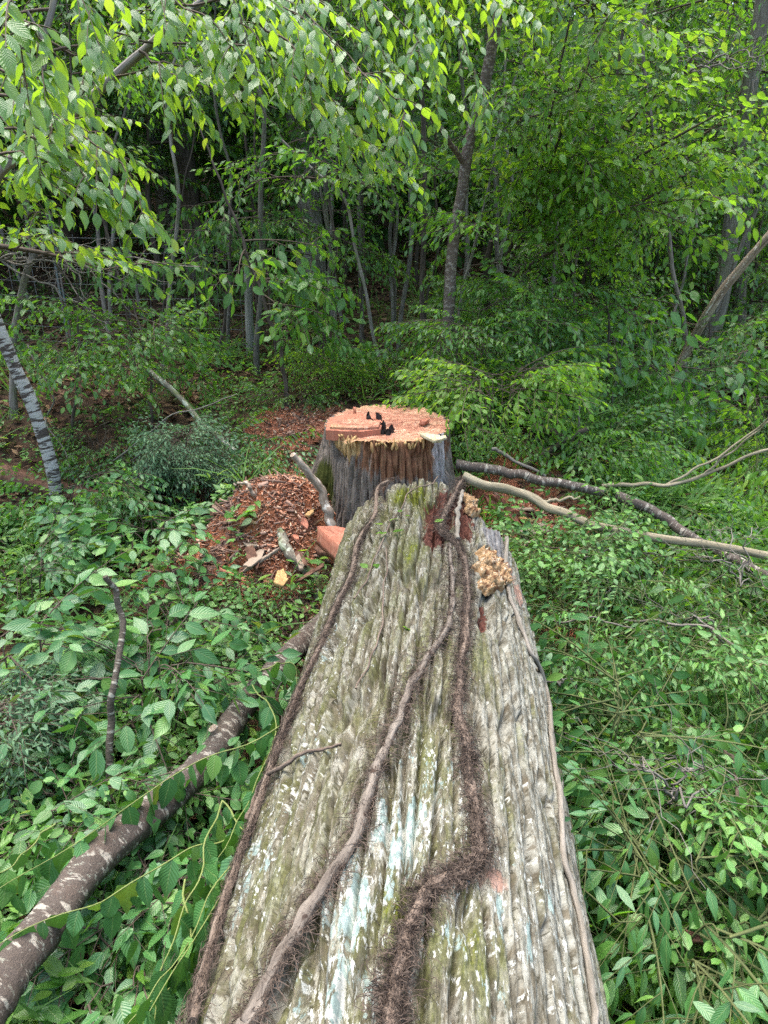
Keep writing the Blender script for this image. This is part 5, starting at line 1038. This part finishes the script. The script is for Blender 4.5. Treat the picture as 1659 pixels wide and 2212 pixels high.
def small_bits(name, label, areas, n, mat, size, seed, slim=1.0):
    rng = np.random.default_rng(seed); P = []
    for cx, cy_, rx, ry, w in list(areas) + [(a_, b_, c, d, 0.05) for a_, b_, c, d, _ in SAW_SPOTS]:
        k = int(n * w); P.append(np.column_stack([cx + rx * rng.normal(0, .5, k), cy_ + ry * rng.normal(0, .5, k)]))
    P = np.concatenate(P); X, Y = P[:, 0] + 0.98, P[:, 1] - 4.5
    pk = 0.40 * np.exp(-(((X + 0.02) / 0.34) ** 2 + ((Y - 0.15) / 0.32) ** 2)) + 0.20 * np.exp(-(((X - 0.30) / 0.25) ** 2 + ((Y + 0.05) / 0.35) ** 2)) + 0.16 * np.exp(-(((X + 0.45) / 0.3) ** 2 + ((Y + 0.2) / 0.3) ** 2))
    r = np.sqrt((X / 1.0) ** 2 + (Y / 0.9) ** 2); add = np.where(r < 0.95, pk + 0.07 * fbm(X * 5, Y * 5, 3, 4) + 0.05 * fbm(X * 18, Y * 18, 1, 4) + 0.05 - 0.35 * sstep(0.68, 1.0, r), 0)
    z = H(P[:, 0], P[:, 1]) + np.maximum(add, 0) + rng.uniform(0.0, 0.03, len(P))
    n = len(P); D = rng.normal(0, 1, (n, 3)) * np.array([1, 1, 0.4]); N = rng.normal(0, 0.5, (n, 3)) + UP; S = size[0] * (size[1] / size[0]) ** (rng.random(n) ** 1.8)
    tv = np.array([(-.5, -.2, -.06), (.5, -.12, -.06), (.5, .12, -.06), (-.5, .2, -.06), (-.5, -.2, .06), (.5, -.12, .06), (.5, .12, .06), (-.5, .2, .06)], float)
    tf = np.array([(0, 2, 1), (0, 3, 2), (4, 5, 6), (4, 6, 7), (0, 1, 5), (0, 5, 4), (1, 2, 6), (1, 6, 5), (2, 3, 7), (2, 7, 6), (3, 0, 4), (3, 4, 7)])
    tv[:, 1] *= slim; tv[:, 2] *= max(slim, .4)
    o = link(name, foliage_mesh(name, (tv, tf, np.zeros((8, 3))), np.column_stack([P, z]), D, N, S, mat, rng)); o['kind'] = 'stuff'; o['label'] = label; o['category'] = 'debris'
small_bits('sawdust_chips', 'orange sawdust and wood chips scattered around stump and mound', [(-1.25, 5.65, .5, .4, .16), (-0.75, 5.5, .4, .35, .12), (1.1, 4.4, .5, .6, .16), (1.4, 3.9, .5, .4, .08), (-0.68, 4.6, .35, .5, .26), (-1.5, 4.45, .3, .25, .10), (-0.85, 4.2, .3, .3, .12)], 14000, M['chips'], (0.006, 0.045), 1)
small_bits('bark_crumbs', 'brown bark crumbs and broken roots strewn over the mound', [(-1.0, 4.45, .9, .8, .6), (-0.75, 3.8, .5, .4, .2), (1.3, 4.3, .6, .6, .2)], 1300, M['bark_chips'], (0.010, 0.09), 2)
small_bits('root_fibres', 'thin torn roots and fibres matted over the soil mound', [(-1.0, 4.5, .6, .5, .7), (-0.8, 4.0, .6, .5, .3)], 700, M['bark_chips'], (0.05, 0.22), 3, 0.08)

# ================================================================== shrubs, herbs and felled leafy tops
def shrub(name, label, px, py, height, radius, nstem, per, key, tpl, lmat, seed, scale=1.0, n_obj=80, cat='shrub', dz=0.0, lean=(0, 0), stem='twig', arch=0.35):
    rng = np.random.default_rng(seed); b0 = on_ground(px, py); b0[2] += dz
    root = thing(name, label, cat, b0); acc, tw, lv = Acc(), Acc(), Leaves()
    for i in range(nstem):
        az = i * 2.399 + rng.normal(0, .3); rr = radius * math.sqrt((i + 0.5) / nstem) * rng.uniform(.8, 1.1); h = height * rng.uniform(0.6, 1.1)
        e = b0 + np.array([math.cos(az) * rr + lean[0], math.sin(az) * rr + lean[1], h]); m = b0 * .5 + e * .5 + np.array([0, 0, h * arch])
        s0 = b0 + np.array([math.cos(az) * rr * .25, math.sin(az) * rr * .25, -.05])
        q = wobble(spline([s0, m, e], 10), 0.03, 4, seed + i); tube_into(acc, q, np.linspace(0.0045, 0.0016, 10) * (1 + height * .5), 5)
        for j in range(per):
            t = 3 + rng.integers(0, 7); place_spray(lv, tw, SPR[key][rng.integers(5)], q[t], rot(az + rng.normal(0, .9), rng.normal(0.15, .3), rng.normal(0, .35)), scale * rng.uniform(.7, 1.15))
    link('stems', acc.mesh('stems', M[stem], b0), root, kind='stuff'); link('twigs', tw.mesh('twigs', M[stem], b0), root, kind='stuff')
    put_leaves(root, lv, tpl, M[lmat], rng, n_obj, key + lmat); return root
SH_LIST = [
 # left foreground
 ('laurel_shrub', 'shrub with large pointed glossy leaves in the left foreground', 340, 1620, .55, .38, 7, 3, 'shrub', T_OVAL, 'leaf_shrub', 1.15, 160),
 ('laurel_shrub', 'glossy pointed-leaf shrub at the left edge below the banded stem', 70, 1580, .6, .35, 7, 3, 'shrub', T_OVAL, 'leaf_shrub', 1.2, 140),
 ('laurel_shrub', 'leafy shrub with pointed leaves left of the sawdust mound', 330, 1240, .45, .38, 7, 3, 'shrub', T_OVAL, 'leaf_shrub', 1.1, 140),
 ('laurel_shrub', 'low pointed-leaf shrub between the foreground shrub and the mound', 400, 1420, .35, .25, 6, 3, 'shrub', T_OVAL, 'leaf_shrub', 1.05, 120),
 ('laurel_shrub', 'bright shrub at the left edge under the birch', 70, 1330, .40, .40, 7, 3, 'shrub', T_OVAL, 'leaf_shrub', 0.9, 100),
 ('wild_rose', 'small round-leaved wild rose beside the cherry log', 330, 1530, .20, .25, 9, 4, 'small', T_ROUND, 'leaf_small', 1.1, 120),
 ('wild_rose', 'round-leaved wild rose clump left of the trunk', 470, 1440, .16, .25, 9, 4, 'small', T_ROUND, 'leaf_small', 1.1, 120),
 ('wild_rose', 'round-leaved clump at the lower left above the cherry log', 190, 1800, .30, .35, 9, 4, 'small', T_ROUND, 'leaf_small', 1.2, 120),
 ('wild_rose', 'small-leaved bright clump at the left edge under the pointed shrub', 30, 1230, .22, .3, 8, 4, 'small', T_ROUND, 'leaf_small', 1.1, 80),
 ('thistle', 'pale grey-green thistle at the left edge above the cherry log', 25, 1740, .55, .14, 12, 5, 'small', T_LANCE, 'leaf_grey', 0.9, 100),
 ('mugwort', 'tall pale grey-green mugwort left of the mound', 405, 1090, .60, .13, 16, 6, 'small', T_LANCE, 'leaf_grey', 0.95, 140),
 ('mugwort', 'second grey-green mugwort clump nearer the stump', 450, 1085, .40, .10, 12, 6, 'small', T_LANCE, 'leaf_grey', 0.85, 80),
 ('herb_clump', 'leafy clump in the litter right of the mugwort', 530, 1010, .30, .3, 7, 3, 'tangle', T_OVAL, 'leaf_mid', 0.9, 60),
 ('herb_clump', 'leafy clump in front of the blackened log', 300, 1120, .32, .35, 7, 3, 'tangle', T_OVAL, 'leaf_shrub', 1.1, 60),
 ('herb_clump', 'leafy clump at the birch foot', 170, 1130, .35, .35, 7, 3, 'tangle', T_OVAL, 'leaf_mid', 1.1, 60),
 ('herb_clump', 'leafy clump behind the birch and the rotten log', 210, 980, .25, .35, 6, 3, 'tangle', T_CHEAP, 'leaf_mid', 1.0, 0),
 ('herb_clump', 'leafy clump in the shade left of the fence post foot', 400, 850, .2, .3, 5, 3, 'tangle', T_CHEAP, 'leaf_mid', 1.0, 0),
 ('herb_clump', 'undergrowth at the foot of the hickory sapling', 640, 885, .18, .25, 5, 3, 'tangle', T_CHEAP, 'leaf_mid', 0.9, 0),
 ('herb_clump', 'bright undergrowth behind the stump on the left', 725, 850, .35, .35, 9, 5, 'small', T_CHEAP, 'leaf_bright', 1.3, 0),
 ('herb_clump', 'bright undergrowth between the leaning sapling and the cherry tree', 870, 835, .3, .5, 7, 4, 'small', T_CHEAP, 'leaf_mid', 1.5, 0),
 ('herb_clump', 'leafy sprig beside the dead branch at the stump', 625, 1010, .22, .15, 4, 2, 'tangle', T_OVAL, 'leaf_shrub', 0.9, 30),
 ('herb_clump', 'small herb at the front foot of the mound', 560, 1300, .16, .22, 6, 3, 'small', T_OVAL, 'leaf_small', 1.0, 50),
 ('herb_clump', 'feathery herb between the mound and the trunk', 640, 1270, .16, .2, 6, 3, 'small', T_NEEDLE, 'leaf_small', 1.0, 50),
 ('herb_clump', 'herb growing on the slope under the mugwort', 470, 1180, .22, .25, 6, 3, 'small', T_OVAL, 'leaf_small', 1.2, 50),
 # right side
 ('briar', 'fine bright briar against the right side of the trunk butt', 1200, 1350, .62, .34, 10, 5, 'small', T_OVAL, 'leaf_small', 1.2, 140),
 ('briar', 'dark small-leaved briar beside the middle of the trunk', 1245, 1530, .55, .30, 9, 4, 'tangle', T_LANCE, 'leaf_shrub', 1.0, 120),
 ('felled_leafy_top', 'tangled felled leafy top in the middle of the right brush', 1400, 1480, .55, .5, 10, 5, 'tangle', T_LANCE, 'leaf_small', 1.1, 160),
 ('felled_leafy_top', 'felled willowy top with drooping leaves at the right edge', 1590, 1420, .55, .5, 9, 4, 'willow', T_LANCE, 'leaf_mid', 1.1, 140),
 ('felled_leafy_top', 'felled top with long pointed leaves by the trunk at lower right', 1310, 1800, .62, .36, 8, 4, 'willow', T_LANCE, 'leaf_shrub', 1.25, 160),
 ('felled_leafy_top', 'large-leaved top in the bottom right corner next to the trunk', 1420, 2150, .55, .36, 8, 4, 'willow', T_LANCE, 'leaf_shrub', 1.25, 160),
 ('felled_leafy_top', 'leafy top in the bottom right corner of the brush', 1610, 2180, .5, .4, 8, 4, 'willow', T_LANCE, 'leaf_mid', 1.3, 120),
 ('briar', 'fine-leaved briar in the lower right brush', 1530, 1790, .5, .45, 10, 5, 'small', T_OVAL, 'leaf_small', 1.3, 140),
 ('briar', 'round-leaved briar at the lower right edge', 1630, 1990, .40, .4, 9, 5, 'small', T_ROUND, 'leaf_small', 1.4, 100),
 ('felled_leafy_top', 'leafy tangle above the arching vine on the right', 1470, 1290, .3, .45, 8, 4, 'willow', T_LANCE, 'leaf_mid', 1.0, 100),
 ('felled_leafy_top', 'leafy tangle beside the right sawdust patch', 1330, 1290, .32, .35, 8, 4, 'tangle', T_LANCE, 'leaf_small', 1.0, 80),
 ('felled_leafy_top', 'drooping willowy foliage at the right edge over the bare stem', 1650, 1150, .85, .55, 8, 4, 'willow', T_LANCE, 'leaf_bright', 1.2, 120),
 ('felled_leafy_top', 'grey-green leafy tangle between the pale branch and the mottled log', 1400, 1130, .2, .4, 7, 3, 'tangle', T_OVAL, 'leaf_mid', 1.1, 60),
 ('bush', 'bright green bush right behind the stump', 1080, 960, .65, .5, 9, 5, 'tangle', T_OVAL, 'leaf_bright', 1.3, 120),
 ('bush', 'low green bush between the black branches and the dark log', 1290, 1010, .25, .4, 7, 3, 'tangle', T_OVAL, 'leaf_mid', 1.2, 60),
 ('bush', 'bush under the upright dead sticks', 1350, 960, .7, .6, 8, 4, 'tangle', T_CHEAP, 'leaf_mid', 1.3, 0),
 ('bush', 'low bush at the foot of the cherry tree', 1010, 870, .85, .45, 8, 4, 'tangle', T_CHEAP, 'leaf_mid', 1.3, 0),
 ('bush', 'bush in the undergrowth below the dead twig tangle', 1120, 850, 1.1, .7, 9, 5, 'tangle', T_CHEAP, 'leaf_mid', 1.5, 0),
 ('bush', 'shaded bush right of the leaning snag', 1560, 990, .5, .7, 9, 4, 'tangle', T_CHEAP, 'leaf_mid', 1.4, 0),
 ('bush', 'bush between the snag and the layered sapling', 1400, 890, 1.0, .8, 9, 4, 'tangle', T_CHEAP, 'leaf_mid', 1.6, 0),
 ('bush', 'bush beside the right rim of the stump', 1000, 985, .4, .25, 6, 3, 'tangle', T_OVAL, 'leaf_mid', 0.9, 50),
 ('fallen_leaf_cluster', 'dark broad-leaved cluster in the gap beside the trunk at lower left', 480, 1900, .30, .35, 8, 4, 'shrub', T_WIDE, 'leaf_shrub', 1.0, 120),
 ('fallen_leaf_cluster', 'dark leaves low beside the trunk at the bottom left', 330, 2120, .30, .35, 8, 4, 'shrub', T_WIDE, 'leaf_shrub', 1.0, 120),
 ('fallen_leaf_cluster', 'wilting leaves beside the log at the left edge', 120, 1880, .3, .25, 6, 3, 'shrub', T_WIDE, 'leaf_shrub', 0.9, 80),
]
for i, (nm, lab, px, py, h, r, ns, per, key, tpl, lm_, sc, k) in enumerate(SH_LIST):
    shrub(nm, lab, px, py, h, r, ns, per, key, tpl, lm_, 500 + i, sc, k, stem='twig_olive' if px > 1100 else 'twig')
# torn-off leafy sapling top hanging over the cherry log
def limp_top():
    rng = np.random.default_rng(61); b0 = on_ground(470, 1740, .35)
    root = thing('wilted_sapling_top', 'torn sapling top with yellow-green twigs and limp leaves over the cherry log', 'branch', b0); lv = Leaves()
    for i, pts in enumerate(([(480, 1730, .42), (440, 1850, .45), (385, 2000, .45), (300, 2230, .4)], [(640, 1640, .5), (580, 1760, .5), (500, 1900, .5), (330, 2200, .45)], [(600, 1640, .5), (530, 1800, .5), (440, 1970, .5), (310, 2180, .45)], [(720, 1500, .5), (560, 1590, .45), (400, 1660, .4), (200, 1800, .38), (-20, 1925, .38)],
                            [(500, 1810, .4), (380, 1850, .42), (200, 1960, .4), (-20, 2060, .38)], [(545, 1480, .45), (590, 1560, .45), (550, 1700, .45), (470, 1850, .42)], [(560, 1450, .55), (600, 1430, .55), (640, 1450, .5), (650, 1520, .4)], [(480, 1730, .42), (560, 1810, .45), (620, 1870, .42), (660, 1930, .3)], [(120, 1780, .4), (40, 1850, .4), (-40, 1920, .4)], [(400, 1900, .4), (390, 2050, .4), (340, 2160, .35), (240, 2250, .3)], [(640, 1750, .4), (560, 1900, .42), (480, 2050, .4), (420, 2180, .3)])):
        q = wobble(spline([on_ground(px, py, h + 0.13) for px, py, h in pts], 26), 0.03, 5, i + .5); a = Acc(); tube_into(a, q, np.linspace(0.0036, 0.0014, 26), 5); link('twig', a.mesh('twig', M['twig_green'], b0), root)
        dress(rng, lv, q, 0.105, 0.42, 60, 1.0, 0.08, 0.45, 0.6)
        dress(rng, lv, q - np.array([0, 0, .06]), 0.095, 0.6, 80, 0.9, 0.1, 0.6, 0.4)
    put_leaves(root, lv, T_WIDE, M['leaf_shrub'], rng, 260, 'limp')
limp_top()

# ================================================================== ground cover, grass and dead leaves
def scatter_ground(name, label, cat, n, tpl, mat, size, seed, dens, ymax=13, h=(0.0, 0.1), updir=0.3, clump=5):
    rng = np.random.default_rng(seed)
    y = 0.6 + (ymax - 0.6) * rng.random(n * 3) ** 0.85; x = rng.uniform(-1, 1, n * 3) * (0.62 * y + 1.3)
    keep = dens(x, y) > rng.random(n * 3); lat = (np.stack([x, y, 0 * x], -1) - TO) @ TL
    keep &= ~((np.abs(lat) < 0.68) & (y < 3.9)); keep &= ~(((x - SC[0]) / 0.6) ** 2 + ((y - SC[1]) / 0.65) ** 2 < 1)
    x, y = x[keep][:n], y[keep][:n]; m = len(x)
    z = H(x, y) + rng.uniform(*h, m) + 0.03
    X, Y = x + 0.98, y - 4.5; r = np.sqrt(X ** 2 + (Y / .9) ** 2); z = z + np.where(r < 0.9, 0.08 + 0.40 * np.exp(-(((X + 0.02) / 0.34) ** 2 + ((Y - 0.15) / 0.32) ** 2)), 0)
    P = np.repeat(np.stack([x, y, z], -1), clump, 0) + rng.normal(0, 1, (m * clump, 3)) * np.array([0.035, 0.035, 0.012]); k = len(P)
    az = rng.uniform(0, 6.28, k); D = np.stack([np.cos(az), np.sin(az), rng.normal(updir, .25, k)], -1); N = np.stack([rng.normal(0, .35, k), rng.normal(0, .35, k), np.ones(k)], -1)
    S = rng.uniform(*size, k) * (1 + 0.04 * P[:, 1])
    o = link(name, foliage_mesh(name, tpl, P, D, N, S, mat, rng)); o['kind'] = 'stuff'; o['label'] = label; o['category'] = cat
saw = lambda x, y: np.maximum.reduce([np.exp(-(((x - a_) / (c * 1.3)) ** 2 + ((y - b_) / (d * 1.3)) ** 2)) for a_, b_, c, d, _ in SAW_SPOTS] + [np.exp(-(((x - a_) / c) ** 2 + ((y - b_) / d) ** 2)) for a_, b_, c, d in ((-1.2, 5.6, .8, .7), (1.2, 4.2, .75, .75), (-0.95, 4.45, 1.0, .85), (-.75, 3.5, .7, .7))])
dl = lambda x, y: np.clip(0.45 + 1.1 * fbm(x * .9, y * .9, 2, 3), 0, 1) * (1 - 0.92 * saw(x, y)) * np.where(x > 0.6, np.where(y > 6, 0.5, 1.0), np.where(y > 5.2, 0.13, 0.8))
scatter_ground('ground_cover', 'low leafy ground cover spread under the shrubs', 'ground cover', 17000, T_CHEAP, M['leaf_small'], (0.03, 0.07), 3, dl, 13, (0, 0.16), 0.25, 5)
scatter_ground('ground_cover', 'broad-leaved seedlings scattered through the ground cover', 'ground cover', 3500, T_OVAL, M['leaf_mid'], (0.05, 0.10), 4, dl, 11, (0.03, 0.25), 0.15, 4)
dg = lambda x, y: np.clip(0.15 + 1.3 * fbm(x * .6 + 5, y * .6, 2, 3), 0, 1) * (1 - saw(x, y)) * np.where((x > 0.5), np.where(y > 6, 0.6, 1.3), np.where(y > 5.2, 0.2, .35))
scatter_ground('ground_cover', 'narrow-leaved herbs mixed into the ground cover', 'ground cover', 3500, T_LANCE, M['leaf_bright'], (0.04, 0.09), 14, dl, 12, (0.03, 0.3), 0.35, 4)
scatter_ground('grass', 'thin grass blades between the herbs', 'grass', 7000, T_GRASS, M['grass'], (0.15, 0.42), 5, dg, 13, (0, 0.04), 1.6, 5)
scatter_ground('leaf_litter', 'brown and russet dead leaves covering the forest floor', 'dead leaves', 11000, T_CHEAP, M['litter'], (0.04, 0.10), 6, lambda x, y: 0.9 - 0.9 * saw(x, y), 16, (-0.01, 0.03), 0.1, 3)
